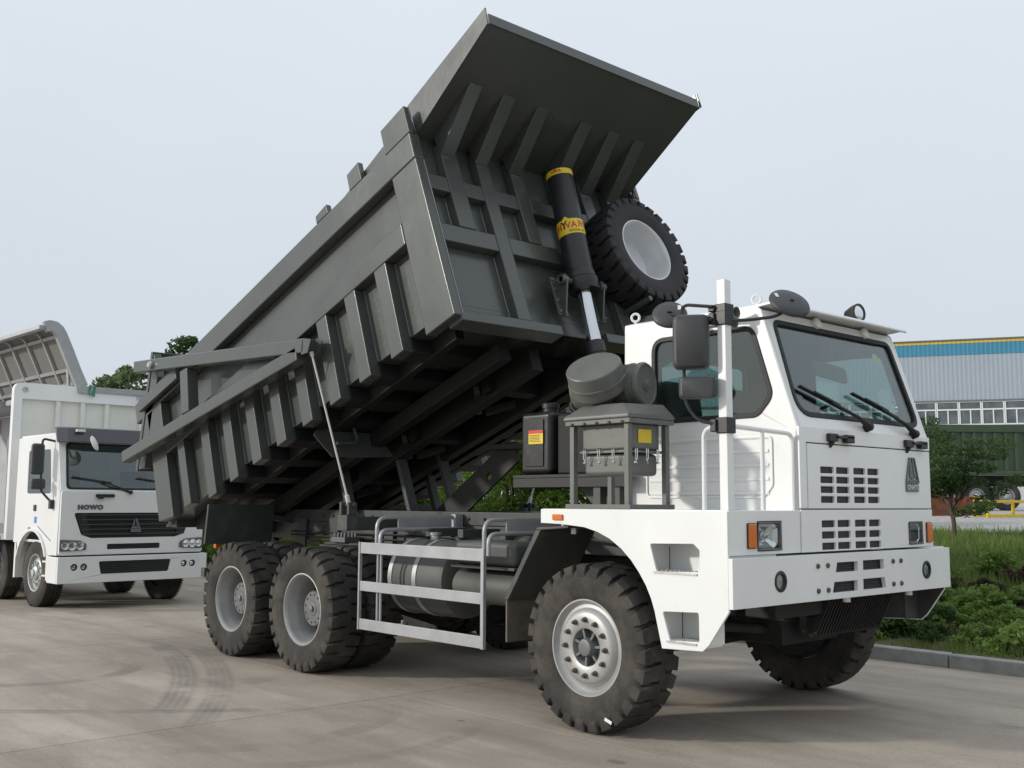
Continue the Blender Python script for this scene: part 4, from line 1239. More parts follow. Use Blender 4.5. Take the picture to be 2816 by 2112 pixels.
# ---- hoist ram
H0, H1 = Vector((-.86, 0, 1.38)), Vector((-1.872, 0, 5.058))
hax = (H1 - H0).normalized(); HL = (H1 - H0).length
hz = lambda z: (z - H0.z) / hax.z
ram = MB().lathe([(.12, hz(3.93)), (.1365, hz(3.95)), (.1365, hz(5.03)), (.128, hz(5.055)), (0, hz(5.06))], 48, H0, hax).build('hoist_ram', MAT['barrel'], truck, smooth=30)
MB().lathe([(.145, hz(3.76)), (.152, hz(3.78)), (.165, hz(3.83)), (.165, hz(3.87)), (.150, hz(3.885)), (.150, hz(3.93)), (.142, hz(3.955)), (.08, hz(3.955)), (.08, hz(3.76))], 48, H0, hax, closed=True).build('trunnion_ring', MAT['barrel'], ram, smooth=30)
MB().lathe([(.070, hz(3.15)), (.070, hz(3.8))], 40, H0, hax).build('ram_rod', MAT['chrome'], ram, smooth=30)
MB().lathe([(.085, hz(1.4)), (.085, hz(3.12)), (.092, hz(3.125)), (.092, hz(3.235)), (.086, hz(3.245)), (0, hz(3.245))], 36, H0, hax).build('ram_lower_stage', MAT['black'], ram, smooth=30)
MB().lathe([(.12, -.2), (.12, .2)], 24, H0, (0, 1, 0)).build('ram_pivot', MAT['frame'], ram)
# sticker bands that wrap the barrel
nv = (CAM_POS - (H0 + hax * hz(4.4))); nv = (nv - hax * nv.dot(hax)).normalized()
nv = Matrix.Rotation(rad(-6), 3, hax) @ nv
rv = hax.cross(nv)


def wrap(verts, r, zc):
    out_ = []
    for (x, y, z) in verts:
        a = x / r
        out_.append(H0 + hax * (hz(zc) + y) + (nv * math.cos(a) + rv * math.sin(a)) * (r + z))
    return out_


def band(zc, poly_top, poly_bot, name):
    m = MB(); n = len(poly_top)
    vs_ = wrap([(x, y, 0) for x, y in poly_top], .1378, zc) + wrap([(x, y, 0) for x, y in poly_bot], .1378, zc)
    m.add(vs_, [(i, i + 1, n + i + 1, n + i) for i in range(n - 1)])
    return m.build(name, MAT['yellow'], ram, smooth=60)


xs_ = [-.235 + .47 * k / 40 for k in range(41)]
def bump_(x):
    return .085 + (.034 * max(0, 1 - abs(x + .02) / .035) if abs(x + .02) < .035 else 0)
band(4.405, [(x, bump_(x) - .01) for x in xs_], [(x, -.085) for x in xs_], 'maker_band')
xs2 = [-.34 + .68 * k / 48 for k in range(49)]
band(5.0, [(x, .030) for x in xs2], [(x, -.030) for x in xs2], 'maker_band')


def wrapped_text(s, size, m_, x0, y0, zc, name, r=.1386, **k):
    me = text_mesh(s, size, m_, 0.0004, **k)
    vs_ = wrap([(v.co.x + x0, v.co.y + y0, v.co.z) for v in me.vertices], r, zc)
    for v, p in zip(me.vertices, vs_):
        v.co = p
    return place(name, me, ram)


wrapped_text('H', .095, MAT['red'], -.108, .005, 4.405, 'band_lettering', bold=.003)
wrapped_text('Y', .115, MAT['dark'], -.045, .012, 4.405, 'band_lettering', bold=.003)
wrapped_text('VA', .092, MAT['red'], .028, .005, 4.405, 'band_lettering', bold=.003)
wrapped_text('\u6d77\u6c83', .082, MAT['red'], .178, .008, 4.405, 'band_lettering', bold=.002)
wrapped_text('\u670d\u52a1\u70ed\u7ebf 400', .030, MAT['dark'], .085, -.058, 4.405, 'band_lettering')
wrapped_text('H', .046, MAT['red'], -.048, 0, 5.0, 'band_lettering', bold=.002)
wrapped_text('Y', .050, MAT['dark'], -.020, .003, 5.0, 'band_lettering', bold=.002)
wrapped_text('VA', .046, MAT['red'], .016, 0, 5.0, 'band_lettering', bold=.002)
# trunnion brackets on the front wall
rc = H0 + hax * hz(3.845)
for s in (-1, 1):
    k = MB()
    pts = [bw(fu(.5, -.002), s * .33, .66), bw(fu(.5, -.002), s * .33, .28), bw(5.10, s * .33, .28)]
    pin = Vector((rc.x, s * .25, rc.z))
    a = [bw(fu(.5, -.004), s * .25, .60), bw(fu(.5, -.004), s * .25, .26), bw(fu(.5, -.06), s * .25, .24)]
    top = [pin + EU * .055 + EV * (-.02), pin + EU * .04 + EV * .05, pin + EU * -.01 + EV * .062]
    k.prism([a[0], a[1], a[2]] + top, (0, s * .022, 0))
    k.prism([bw(5.042, s * .33, .66), bw(5.042, s * .33, .24), bw(5.042, s * .20, .24), bw(5.042, s * .20, .66)], EU * .02)
    k.lathe([(.052, -.02), (.052, .055), (.045, .06), (.03, .06), (.028, .05), (0, .05)], 22, pin, (0, s, 0))
    k.lathe([(.03, -.14), (.03, .05)], 16, pin, (0, s, 0))
    k.build('trunnion_bracket', MAT['bed'], truck, bevel=.005)
    for v in (.28, .40, .52, .63):
        MB().lathe([(.014, 0), (.014, .018), (0, .02)], 6, bw(5.062, s * .315, v), EU).build('bolt', MAT['hub'], truck)
# ---- spare wheel on the front wall
sp = wheel('spare_wheel', 0, 0, 0, -1, 'spare', 0)
spm = Matrix(((0, -EU.x, EV.x), (1, 0, 0), (0, -EU.z, EV.z))).to_4x4()
sp.matrix_local = Matrix.Translation(bw(5.20, .945, 1.035)) @ spm @ Matrix.Rotation(.35, 4, 'Y')
sp['label'] = 'spare wheel with silver rim on the body front wall'
MB().tube([bw(4.95, .70, .42), bw(5.40, .70, .40)], .028, 10).build('spare_wheel_peg', MAT['bed'], truck)
MB().beam(bw(4.95, .95, 1.03), bw(5.05, .95, 1.03), .10, .10).build('spare_wheel_carrier', MAT['frame'], truck)

# ---- props and struts between frame and body
for s in (-1, 1):
    MB().beam((-4.83, s * .62, 2.17), (-4.58, s * .62, 1.57), .08, .10, (0, 1, 0)).build('body_strut', MAT['frame'], truck, bevel=.005)
    MB().beam((-4.13, s * .30, 2.25), (-3.85, s * .30, 1.58), .06, .12, (0, 1, 0)).build('body_strut', MAT['frame'], truck, bevel=.005)
pp = MB()
d0, d1 = Vector((-3.56, 0, 1.60)), Vector((-2.55, 0, 2.22))
dd_ = (d1 - d0).normalized(); dn_ = Vector((-dd_.z, 0, dd_.x)); Lp = (d1 - d0).length
hole1 = [(Lp * .62 + .045 * math.cos(2 * PI * k / 16), .035 * math.sin(2 * PI * k / 16) - .02) for k in range(16)]
pp.plate([(-.1, -.16), (Lp, -.13), (Lp + .1, .06), (Lp - .05, .15), (-.25, .15)], [hole1], lambda a, b_: d0 + dd_ * a + dn_ * b_, (0, 1, 0), .03)
pp.box(-2.86, -2.40, -.12, .15, 2.24, 2.30)
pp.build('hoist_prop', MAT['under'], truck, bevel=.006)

# ---- side guard between the wheels
gd = MB()
for z0, z1 in ((.486, .588), (.848, .942), (1.202, 1.308)):
    gd.box(-2.998, -1.212, -1.565, -1.545, z0, z1)
gd.box(-3.024, -3.0, -1.572, -1.538, .482, 1.312).box(-1.211, -1.172, -1.572, -1.538, .482, 1.312)
guard = gd.build('side_guard', MAT['rail'], truck, bevel=.004)
MB().tube([(-2.752, -1.53, .50), (-2.752, -1.53, 1.30)], .013, 8).tube([(-2.700, -1.53, .50), (-2.700, -1.53, 1.30)], .013, 8).build('guard_upright', MAT['rail'], guard)
for x in (-2.752, -1.192):
    MB().tube(bend([(x, -1.548, 1.25), (x, -1.548, 1.548), (x, -.50, 1.548)], .11), .019, 10).build('guard_hanger', MAT['rail'], guard)
    MB().tube(bend([(x + .052, -1.545, 1.25), (x + .052, -1.545, 1.432), (x + .052, -.50, 1.432)], .10), .019, 10).build('guard_hanger', MAT['rail'], guard)
    MB().box(x + .015, x + .025, -1.32, -.66, 1.440, 1.540).box(x - .01, x + .06, -.64, -.54, 1.40, 1.575).build('hanger_plate', MAT['rail'], guard, bevel=.003)

# ---- fuel tank, air tank, battery box
ft = MB().lathe([(0, -2.86), (.30, -2.86), (.345, -2.84), (.355, -2.80), (.355, -2.06), (.345, -2.02), (.30, -2.0), (0, -2.0)], 48, (0, -1.0, .98), (1, 0, 0)).build('fuel_tank', MAT['tankp'], truck, smooth=30)
for x in (-2.80, -2.42):
    MB().lathe([(.357, x - .03), (.362, x - .03), (.362, x + .03), (.357, x + .03)], 48, (0, -1.0, .98), (1, 0, 0), closed=True).build('tank_strap', MAT['rail'], ft, smooth=30)
MB().lathe([(.05, 0), (.05, .05), (.06, .055), (.06, .08), (0, .085)], 16, (-2.55, -1.0, 1.325), (0, 0, 1)).build('filler_cap', MAT['zinc'], ft)
MB().lathe([(0, -1.95), (.10, -1.95), (.115, -1.93), (.115, -1.40), (.10, -1.38), (0, -1.38)], 28, (0, -.80, 1.28), (1, 0, 0)).build('air_tank', MAT['tankp'], truck, smooth=30)
MB().lathe([(0, -1.90), (.12, -1.90), (.15, -1.88), (.15, -1.52), (.155, -1.51), (.155, -1.48), (.15, -1.47), (.15, -1.05), (.12, -1.03), (0, -1.03)], 32, (0, -1.18, .955), (1, 0, 0)).build('silencer', MAT['tankp'], truck, smooth=30)
MB().box(-1.80, -1.00, -1.38, -.95, 1.15, 1.36).build('battery_box', MAT['tankp'], truck, bevel=.05, seg=4)
MB().box(-1.82, -.98, -1.40, -.93, 1.125, 1.15).build('battery_tray', MAT['frame'], truck, bevel=.004)
for x in (-2.7, -2.2, -1.6, -1.1):
    MB().box(x - .04, x + .04, -.98, -.601, 1.36, 1.44).box(x - .04, x + .04, -.60, -.52, .9, 1.44).build('tank_bracket', MAT['frame'], truck, bevel=.004)
MB().lathe([(0, -2.6), (.3, -2.58), (.33, -2.5), (.33, -1.4), (.3, -1.36), (0, -1.34)], 32, (0, .95, 1.0), (1, 0, 0)).build('fuel_tank', MAT['tankp'], truck, smooth=30)
pl = MB()
pl.tube(bend([(-1.0, -1.30, 1.25), (-.93, -1.32, 1.10), (-.98, -1.2, .98)], .06), .012, 6).tube(bend([(-1.9, -.62, 1.42), (-1.2, -.60, 1.40), (-.6, -.58, 1.35)], .1), .014, 6)
pl.tube(bend([(-6.0, -.56, 1.33), (-3.2, -.56, 1.34), (-1.6, -.57, 1.30)], .1), .012, 6).tube(bend([(-6.0, -.56, 1.29), (-3.2, -.57, 1.28), (-1.6, -.57, 1.26)], .1), .012, 6)
pl.build('air_pipes', MAT['rubber'], truck)

# ---- mudguards
MAT['flap'] = pbr('dusty_flap', (.13, .115, .095), .9, var=.25, scale=8, dirt=(.22, .18, .13), dirt_amt=.4, dscale=4)
for s in (-1, 1):
    ya, yb = sorted((s * 1.50, s * .85))
    mg = MB().prism([(-.62, ya, 1.475), (-.56, ya, 1.475), (-.945, ya, .90), (-1.0, ya, .90)], (0, yb - ya, 0)).prism([(-.62, ya, 1.477), (-.56, ya, 1.477), (-.25, ya, 1.50), (-.25, ya, 1.52), (-.60, ya, 1.50)], (0, yb - ya, 0)).build('front_mudguard', MAT['frame'], truck, bevel=.006)
    MB().box(-.995, -.975, ya + .02, yb, .555, .93).build('mud_flap', MAT['flap'], mg, bevel=.004)
    ya, yb = sorted((s * 1.655, s * .78))
    MB().prism([(-6.06, ya, 1.655), (-6.02, ya, 1.655), (-6.09, ya, 1.19), (-6.13, ya, 1.19)], (0, yb - ya, 0)).build('rear_mudguard', MAT['frame'], truck, bevel=.006)
    MB().beam((-6.06, s * .80, 1.50), (-6.06, s * .50, 1.45), .08, .06).build('mudguard_stay', MAT['frame'], truck)
    MB().box(-6.20, -6.14, s * 1.45 - .04, s * 1.45 + .04, 1.14, 1.20).build('tail_lamp', MAT['amber'], truck, bevel=.008)
# tail cross beams under the body hinge
MB().box(-6.75, -6.45, -.75, .75, 1.30, 1.44).box(-6.6, -6.3, -.6, .6, 1.44, 1.62).lathe([(.06, -.75), (.06, .75)], 16, (-6.3, 0, 1.52), (0, 1, 0)).build('hinge_beam', MAT['frame'], truck, bevel=.01)
MB().box(-7.35, -7.20, -1.50, 1.50, 1.36, 1.46).box(-7.35, -6.7, -.6, -.5, 1.36, 1.46).box(-7.35, -6.7, .5, .6, 1.36, 1.46).build('tail_beam', MAT['frame'], truck, bevel=.01)

# ------------------------------------------------------------------ white box truck with one wing raised
wt = empty('box_truck', None, (-11.174, -.332, 0), .029)
tag(wt, 'white cab-over box truck with one roof wing raised, parked behind the dump truck', 'truck')
m = MAT['white2']
FP = -.10
# front shell: lower face with openings
grille = fillet2([(-.985, 1.500), (.985, 1.500), (.86, 1.16), (.70, 1.105), (-.70, 1.105), (-.86, 1.16)], [.03, .03, .06, .10, .10, .06], 4)
slot = fillet2(rect(-.44, .44, .925, 1.010), .02, 3)
hls = [fillet2([(s * .765, .915), (s * 1.19, .900), (s * 1.19, 1.095), (s * .86, 1.075), (s * .765, 1.02)], .02, 3) for s in (-1, 1)]
fo = fillet2([(-1.19, .845), (1.19, .845), (1.19, 1.84), (-1.19, 1.84)], .05, 5)
cabm = MB().plate(fo, [grille, slot], lambda a, b_: (FP, a, b_), (-1, 0, 0), .05)
arch = [(-1.146 + .66 * math.cos(a), .54 + .66 * math.sin(a)) for a in np.linspace(rad(160), rad(24), 12)]
side = [(-.12, .845), (-.10, 1.80), (-.135, 1.86), (-.31, 2.60), (-.40, 2.74), (-1.98, 2.72), (-2.02, 1.0), (-1.85, 1.0)] + [(float(a), float(b_)) for a, b_ in arch] + [(-.48, .845)]
swin = fillet2([(-.46, 1.80), (-.56, 2.50), (-1.50, 2.50), (-1.50, 1.80)], .06, 4)
for s in (-1, 1):
    cabm.plate(side, [swin], lambda a, b_: (a - .052, s * 1.20, b_), (0, -s, 0), .04)
    # flared arch lip
    ar2 = [(-1.146 + .70 * math.cos(a), .54 + .70 * math.sin(a)) for a in np.linspace(rad(24), rad(160), 12)]
    cabm.plate([(float(a), float(b_)) for a, b_ in arch] + [(float(a), float(b_)) for a, b_ in ar2], [], lambda a, b_: (a - .052, s * 1.201, b_), (0, s, 0), .03)
cabm.box(-2.07, -2.03, -1.155, 1.155, 1.0, 2.70).box(-2.03, -.48, -1.155, 1.155, 2.70, 2.76).box(-2.0, -.2, -1.155, 1.155, 1.02, 1.06)
cabw = cabm.build('cab', m, wt, bevel=.022, seg=3)
wa, wb_ = Vector((-.125, 0, 1.845)), Vector((-.335, 0, 2.64)); wdir = (wb_ - wa); wl_ = wdir.length; wdir.normalize(); wnr = Vector((wdir.z, 0, -wdir.x))
wf = lambda a, b_: (wa.x + wdir.x * b_, a, wa.z + wdir.z * b_)
scr = fillet2([(-1.10, .03), (1.10, .03), (1.07, wl_ - .05), (-1.07, wl_ - .05)], .07, 4)
MB().plate(fillet2(rect(-1.195, 1.195, -.02, wl_), .04, 3), [scr], wf, (-wnr.x, 0, -wnr.z), .05).build('screen_frame', m, cabw, bevel=.015)
MB().plate(scr, [], lambda a, b_: Vector(wf(a, b_)) - wnr * .012, (-wnr.x, 0, -wnr.z), .006).build('windscreen', MAT['glass2'], cabw, smooth=0)
sc2 = [(a * 1.012, b_ + (.012 if b_ > .4 else -.012)) for a, b_ in scr]; sc3 = [(a * .975, b_ + (-.02 if b_ > .4 else .02)) for a, b_ in scr]
MB().plate(sc2, [sc3], lambda a, b_: Vector(wf(a, b_)) + wnr * .004, (-wnr.x, 0, -wnr.z), .012).build('screen_seal', MAT['rubber'], cabw)
for s in (-1, 1):
    MB().plate(swin, [], lambda a, b_: (a - .052, s * 1.18, b_), (0, s, 0), .006).build('side_window', MAT['glass2'], cabw, smooth=0)
rw = MB().plate(fillet2(rect(-.75, .35, 1.95, 2.45), .06, 4), [], lambda a, b_: (-2.02, a, b_), (1, 0, 0), .01).build('rear_window', MAT['boxin'], cabw, smooth=0)
MB().box(-.95, -.25, -1.12, 1.12, 1.30, 1.92).build('dashboard', MAT['interior'], cabw, bevel=.05)
for y in (-.6, .6):
    MB().box(-1.5, -1.0, y - .25, y + .25, 1.4, 1.55).box(-1.62, -1.48, y - .24, y + .24, 1.5, 2.2).build('seat', MAT['interior'], cabw, bevel=.05)
# smoked visor
vp = [(-.30, -1.22), (-.13, -1.10), (-.07, -.7), (-.05, 0), (-.07, .7), (-.13, 1.10), (-.30, 1.22)]
vi = [(p - .03, q) for p, q in vp]
v = MB(); n = len(vp)
vs_ = [(p - .02, q, 2.60) for p, q in vp] + [(p - .10, q, 2.83) for p, q in vp] + [(p - .20, q * .99, 2.85) for p, q in vp] + [(p - .06, q * .99, 2.60) for p, q in vp]
for i in range(n - 1):
    for r_ in range(4):
        a, b_ = r_ * n + i, ((r_ + 1) % 4) * n + i
        v.f.append((a, a + 1, b_ + 1, b_))
v.v = vs_
v.f += [(0, n, 2 * n, 3 * n), (n - 1, 2 * n - 1, 3 * n - 1, 4 * n - 1)]
v.build('sun_visor', MAT['visor'], cabw, bevel=.012)
for q in (-.93,):
    MB().box(-.17, -.11, q - .07, q + .07, 2.765, 2.805).build('visor_lamp', MAT['boxin'], cabw, bevel=.008)
# grille bars
gp = grille
MB().plate([(a * .998, b_) for a, b_ in gp], [], lambda a, b_: (FP - .045, a, b_), (1, 0, 0), .01).build('grille_back', MAT['black'], cabw, smooth=0)
for k in range(5):
    z = 1.165 + k * .075
    MB().box(FP - .03, FP + .005, -.86 + .02 * k * 0, .86, z - .010, z + .010).build('grille_bar', MAT['mirror'], cabw, bevel=.006)
for s in (-1, 1):
    MB().prism([(FP - .03, s * .70, 1.12), (FP - .03, s * .84, 1.17), (FP - .03, s * .965, 1.49), (FP - .03, s * .80, 1.49)], (.03, 0, 0)).build('grille_cheek', MAT['black'], cabw, bevel=.008)
    # headlights
    hp = fillet2([(s * .775, .925), (s * 1.185, .905), (s * 1.185, 1.09), (s * .87, 1.07), (s * .775, 1.015)], .02, 3)
    hb = MB().plate(hp, [], lambda a, b_: (FP + .002, a, b_), (1, 0, 0), .012).build('headlight', MAT['hub'], cabw, bevel=.006)
for s in (-1, 1):
    for q, r_ in ((.88, .055), (1.0, .06), (1.11, .05)):
        MB().lathe([(r_ + .008, 0), (r_ + .008, .022), (r_, .024), (r_ * .8, .005), (0, .012)], 20, (FP + .012, s * q, .99), (1, 0, 0)).build('headlight_reflector', MAT['lamp'], cabw)
MB().plate(slot, [], lambda a, b_: (FP - .045, a, b_), (1, 0, 0), .01).build('slot_grille', MAT['black'], cabw, smooth=0)
for z in (.945, .967, .99):
    MB().box(FP - .03, FP - .005, -.43, .43, z - .004, z + .004).build('grille_bar', MAT['mirror'], cabw)
# emblem and maker's lettering
e_ = MB()
ex = FP + .006
e_.prism([(ex, .0, 1.405), (ex, .03, 1.405), (ex, .085, 1.27), (ex, .03, 1.30)], (.012, 0, 0)).prism([(ex, -.005, 1.395), (ex, -.005, 1.30), (ex, -.055, 1.27), (ex, -.02, 1.38)], (.012, 0, 0))
e_.prism([(ex, -.07, 1.262), (ex, .015, 1.292), (ex, .10, 1.262), (ex, .10, 1.245), (ex, -.07, 1.245)], (.012, 0, 0)).box(ex, ex + .012, -.07, .10, 1.19, 1.238)
e_.build('emblem', pbr('emblem_steel', (.22, .23, .25), .3, metal=.6), cabw, bevel=.003)
tm = text_mesh('HOWO', .125, pbr('letter_grey', (.14, .145, .16), .35, metal=.4), .004, bold=.009, spacing=1.15)
place('maker_lettering', tm, cabw, loc=(FP + .006, -.735, 1.585), rot=(PI / 2, 0, PI / 2)).scale = (.88, .74, 1)
# scuttle: wipers and washer block
MB().box(FP - .01, FP + .03, -.66, -.36, 1.745, 1.795).box(FP + .02, FP + .05, -.64, -.54, 1.72, 1.76).build('scuttle_hinge', MAT['black'], cabw, bevel=.008)
for y0 in (-.10, .95):
    b0 = Vector(wf(y0, -.03)) + wnr * .03; t0 = Vector(wf(y0 - .92, .22)) + wnr * .02; e0 = Vector(wf(y0 - .30, .13)) + wnr * .02
    MB().tube([b0, Vector(wf(y0 - .45, .15)) + wnr * .04], [.022, .010], 8).beam(t0, e0, .012, .025, wnr).lathe([(.03, -.01), (.03, .03), (0, .04)], 10, b0, wnr).build('wiper', MAT['rubber'], cabw)
# bumper
bo = [(-1.235, .42), (1.235, .42), (1.235, .825), (-1.235, .825)]
bg = fillet2([(-.60, .745), (-.56, .55), (.56, .55), (.60, .745)], .03, 3)
fogp = [[(s * q + .055 * math.cos(2 * PI * k / 16), .665 + .055 * math.sin(2 * PI * k / 16)) for k in range(16)] for s in (-1, 1) for q in (.83, .98)]
bm_ = MB().plate(bo, [bg] + fogp, lambda a, b_: (.0, a, b_), (-1, 0, 0), .06)
for s in (-1, 1):
    bm_.prism([(-.062, s * 1.235, .42), (-.062, s * 1.235, .825), (-.50, s * 1.235, .825), (-.50, s * 1.235, .52), (-.42, s * 1.235, .42)], (0, -s * .05, 0))
bmp = bm_.build('bumper', m, wt, bevel=.010, seg=2)
MB().plate(bg, [], lambda a, b_: (-.05, a, b_), (1, 0, 0), .008).build('bumper_grille', MAT['black'], bmp, smooth=0)
for k in range(6):
    MB().box(-.04, -.02, -.57, .57, .58 + k * .028, .588 + k * .028).build('grille_bar', MAT['mirror'], bmp)
for s in (-1, 1):
    for q in (.83, .98):
        MB().lathe([(.056, -.05), (.056, .004), (.045, .006), (.04, -.03), (0, -.035)], 18, (-.035, s * q, .665), (1, 0, 0)).build('fog_lamp', MAT['mirror'], bmp)
        MB().lathe([(.042, -.02), (.03, .0), (0, .004)], 16, (-.040, s * q, .665), (1, 0, 0)).build('fog_lens', MAT['lamp'], bmp)
MB().box(-.20, -.115, -1.16, 1.16, .826, .846).build('bumper_gap', MAT['black'], bmp)
# side steps, door details
for s in (-1, 1):
    MB().box(-.50, -.42, s * 1.20 - .03, s * 1.20 + .03, .45, .84).box(-.72, -.50, s * 1.15 - .06, s * 1.15 + .06, .50, .53).box(-.72, -.50, s * 1.15 - .06, s * 1.15 + .06, .72, .75).build('entry_step', m, wt, bevel=.01)
    MB().box(-1.20, -1.10, s * 1.205 - .012, s * 1.205 + .012, 1.52, 1.62).build('door_handle', MAT['black'], cabw, bevel=.008)
    MB().box(-1.40, -1.32, s * 1.205 - .012, s * 1.205 + .012, 1.20, 1.26).build('side_marker', MAT['amber'], cabw, bevel=.008)
    ln = MB()
    for (p0, z0, p1, z1) in ((-.40, 1.06, -.40, 1.76), (-1.62, 1.06, -1.62, 2.6), (-.42, 1.06, -1.0, 1.28)):
        ln.beam((p0, s * 1.201, z0), (p1, s * 1.201, z1), .008, .008)
    ln.build('door_gap', MAT['dark'], cabw)
MB().box(-1.16, -1.06, -1.2045, -1.2015, 1.33, 1.43).build('door_sticker', MAT['blue'], cabw)
# mirrors on the near side
mr_ = MB()
mr_.box(-.60, -.50, -1.52, -1.32, 2.09, 2.58)
big = mr_.build('mirror', MAT['mirror'], wt, bevel=.045, seg=4)
MB().box(-.58, -.49, -1.51, -1.29, 1.86, 2.03).build('mirror', MAT['mirror'], wt, bevel=.04, seg=4)
MB().tube(bend([(-.45, -1.20, 2.62), (-.54, -1.36, 2.66), (-.54, -1.36, 2.4), (-.53, -1.36, 1.85), (-.45, -1.27, 1.72), (-.40, -1.20, 1.64)], .06), .018, 8).box(-.44, -.36, -1.26, -1.19, 1.56, 1.70).build('mirror_arm', MAT['black'], wt)
MB().lathe([(0, -.02), (.11, -.015), (.125, 0), (.11, .012), (0, .02)], 28, (.10, -.80, 2.585), (.55, .65, .35)).build('front_mirror', MAT['boxin'], wt, smooth=50)
MB().tube([(-.06, -.92, 2.62), (.08, -.84, 2.60)], .012, 6).build('front_mirror_arm', MAT['black'], wt)
# wheels
tprof = [(.30, -.13), (.34, -.148), (.42, -.152), (.49, -.142), (.525, -.118), (.535, -.09), (.535, -.07), (.522, -.066), (.522, -.056), (.537, -.052), (.538, -.01), (.525, -.006), (.525, 0)]
tprof = tprof + [(r, -h) for r, h in tprof[-2::-1]]
tw = MB().lathe(tprof, 56, (0, 0, 0), (0, 1, 0), closed=True)
for k in range(72):
    a = 2 * PI * k / 72
    for s in (-1, 1):
        tw.beam((.535 * math.cos(a), s * .10, .535 * math.sin(a)), (.538 * math.cos(a + .03), s * .135, .538 * math.sin(a + .03)), .018, .012, (math.cos(a), 0, math.sin(a)))
tw = tw.mesh('tyre', MAT['tyre'], 30)
tr_ = MB().lathe([(.29, -.05), (.305, -.128), (.298, -.140), (.28, -.135), (.268, -.09), (.25, -.075), (.20, -.105), (.15, -.115), (.13, -.11), (.12, -.05), (0, -.05), (0, .1), (.29, .1)], 40, (0, 0, 0), (0, 1, 0)).mesh('rim', MAT['rim'], 30)
th_ = MB().lathe([(.12, -.06), (.115, -.13), (.09, -.15), (.06, -.155), (.055, -.175), (0, -.18)], 24, (0, 0, 0), (0, 1, 0))
for k in range(10):
    a = 2 * PI * k / 10
    th_.lathe([(.017, -.10), (.017, -.135), (0, -.14)], 6, (.17 * math.cos(a), 0, .17 * math.sin(a)), (0, 1, 0))
th_ = th_.mesh('hub', pbr('hub_pale', (.42, .46, .45), .5, metal=.3), 30)
for (p, q, s) in ((-1.146, -1.02, -1), (-1.146, 1.02, 1), (-2.946, -1.02, -1), (-2.946, 1.02, 1), (-7.2, -1.02, -1), (-7.2, 1.02, 1), (-8.55, -1.02, -1), (-8.55, 1.02, 1)):
    w = empty('wheel', wt, (p, q, .535)); w.rotation_euler = (0, p, 0 if s < 0 else PI)
    place('tyre', tw, w); place('rim', tr_, w); place('hub', th_, w)
ch = MB()
for s in (-1, 1):
    ch.box(-10.8, -.5, s * .42 - .04, s * .42 + .04, .72, 1.0)
ch.box(-.9, -.5, -.5, .5, .40, .75).tube([(-1.146, -1.0, .53), (-1.146, 1.0, .53)], .06, 8).tube([(-2.946, -1.0, .53), (-2.946, 1.0, .53)], .06, 8).box(-2.0, -.6, -.4, .4, .6, 1.0)
ch.build('chassis_frame', MAT['dark'], wt)
for s in (-1, 1):
    MB().box(-2.05, -1.98, s * 1.0 - .18, s * 1.0 + .18, .42, 1.05).build('mud_flap', MAT['boxin'], wt)
# ---- box body
BP = -2.42
bx = fillet2([(-1.20, 1.02), (1.20, 1.02), (1.20, 3.72), (-1.20, 3.72)], [.02, .02, .15, .15], 6)
bi = [(-1.06, 1.15), (1.06, 1.15), (1.06, 3.44), (-1.06, 3.44)]
bf = MB().plate(bx, [bi], lambda a, b_: (BP, a, b_), (-1, 0, 0), .12).build('box_front_frame', MAT['white2'], wt, bevel=.01)
MB().box(BP - .10, BP - .08, -1.06, 1.06, 1.15, 3.44).build('box_front_panel', MAT['boxin'], bf)
for q in (-.435, .0, .44):
    MB().box(BP - .079, BP - .015, q - .04, q + .04, 1.15, 3.44).build('panel_stile', MAT['boxin'], bf, bevel=.006)
for q in (-1.10, 1.10):
    MB().lathe([(.036 + .012 * math.cos(a), .012 * math.sin(a)) for a in [2 * PI * k / 8 for k in range(8)]], 16, (BP + .012, q + (.08 if q < 0 else -.08), 3.60), (1, -.2, 0), closed=True).build('lashing_ring', MAT['zinc'], bf)
MB().box(-11.0, BP - .13, -1.20, 1.20, 1.02, 1.12).build('box_floor', MAT['wing'], wt)
fw = MB().box(-11.0, BP - .13, 1.16, 1.20, 1.13, 3.66).box(-11.0, BP - .13, 0.06, 1.20, 3.665, 3.73).build('fixed_wing', MAT['wing'], wt, bevel=.02)
for k in range(9):
    MB().box(-3.2 - k * .9, -3.14 - k * .9, 1.08, 1.155, 1.13, 3.6).build('wall_post', MAT['wing'], fw)
MB().box(BP - .125, BP + .03, .08, 1.18, 3.63, 3.735).build('roof_edge', MAT['wing'], fw, bevel=.008)
for p in (-6.5, -10.9):
    MB().box(p - .08, p + .08, -1.20, -1.05, 1.12, 3.65).box(p - .08, p + .08, -1.20, .05, 3.60, 3.72).build('box_hoop', MAT['wing'], wt, bevel=.02)
MB().box(-11.0, -2.6, -.05, .05, 3.62, 3.72).build('roof_spine', MAT['wing'], wt)
MB().box(-8.0, -2.75, -1.30, -1.255, .40, 1.12).build('lowered_side_board', MAT['wing'], wt, bevel=.01)
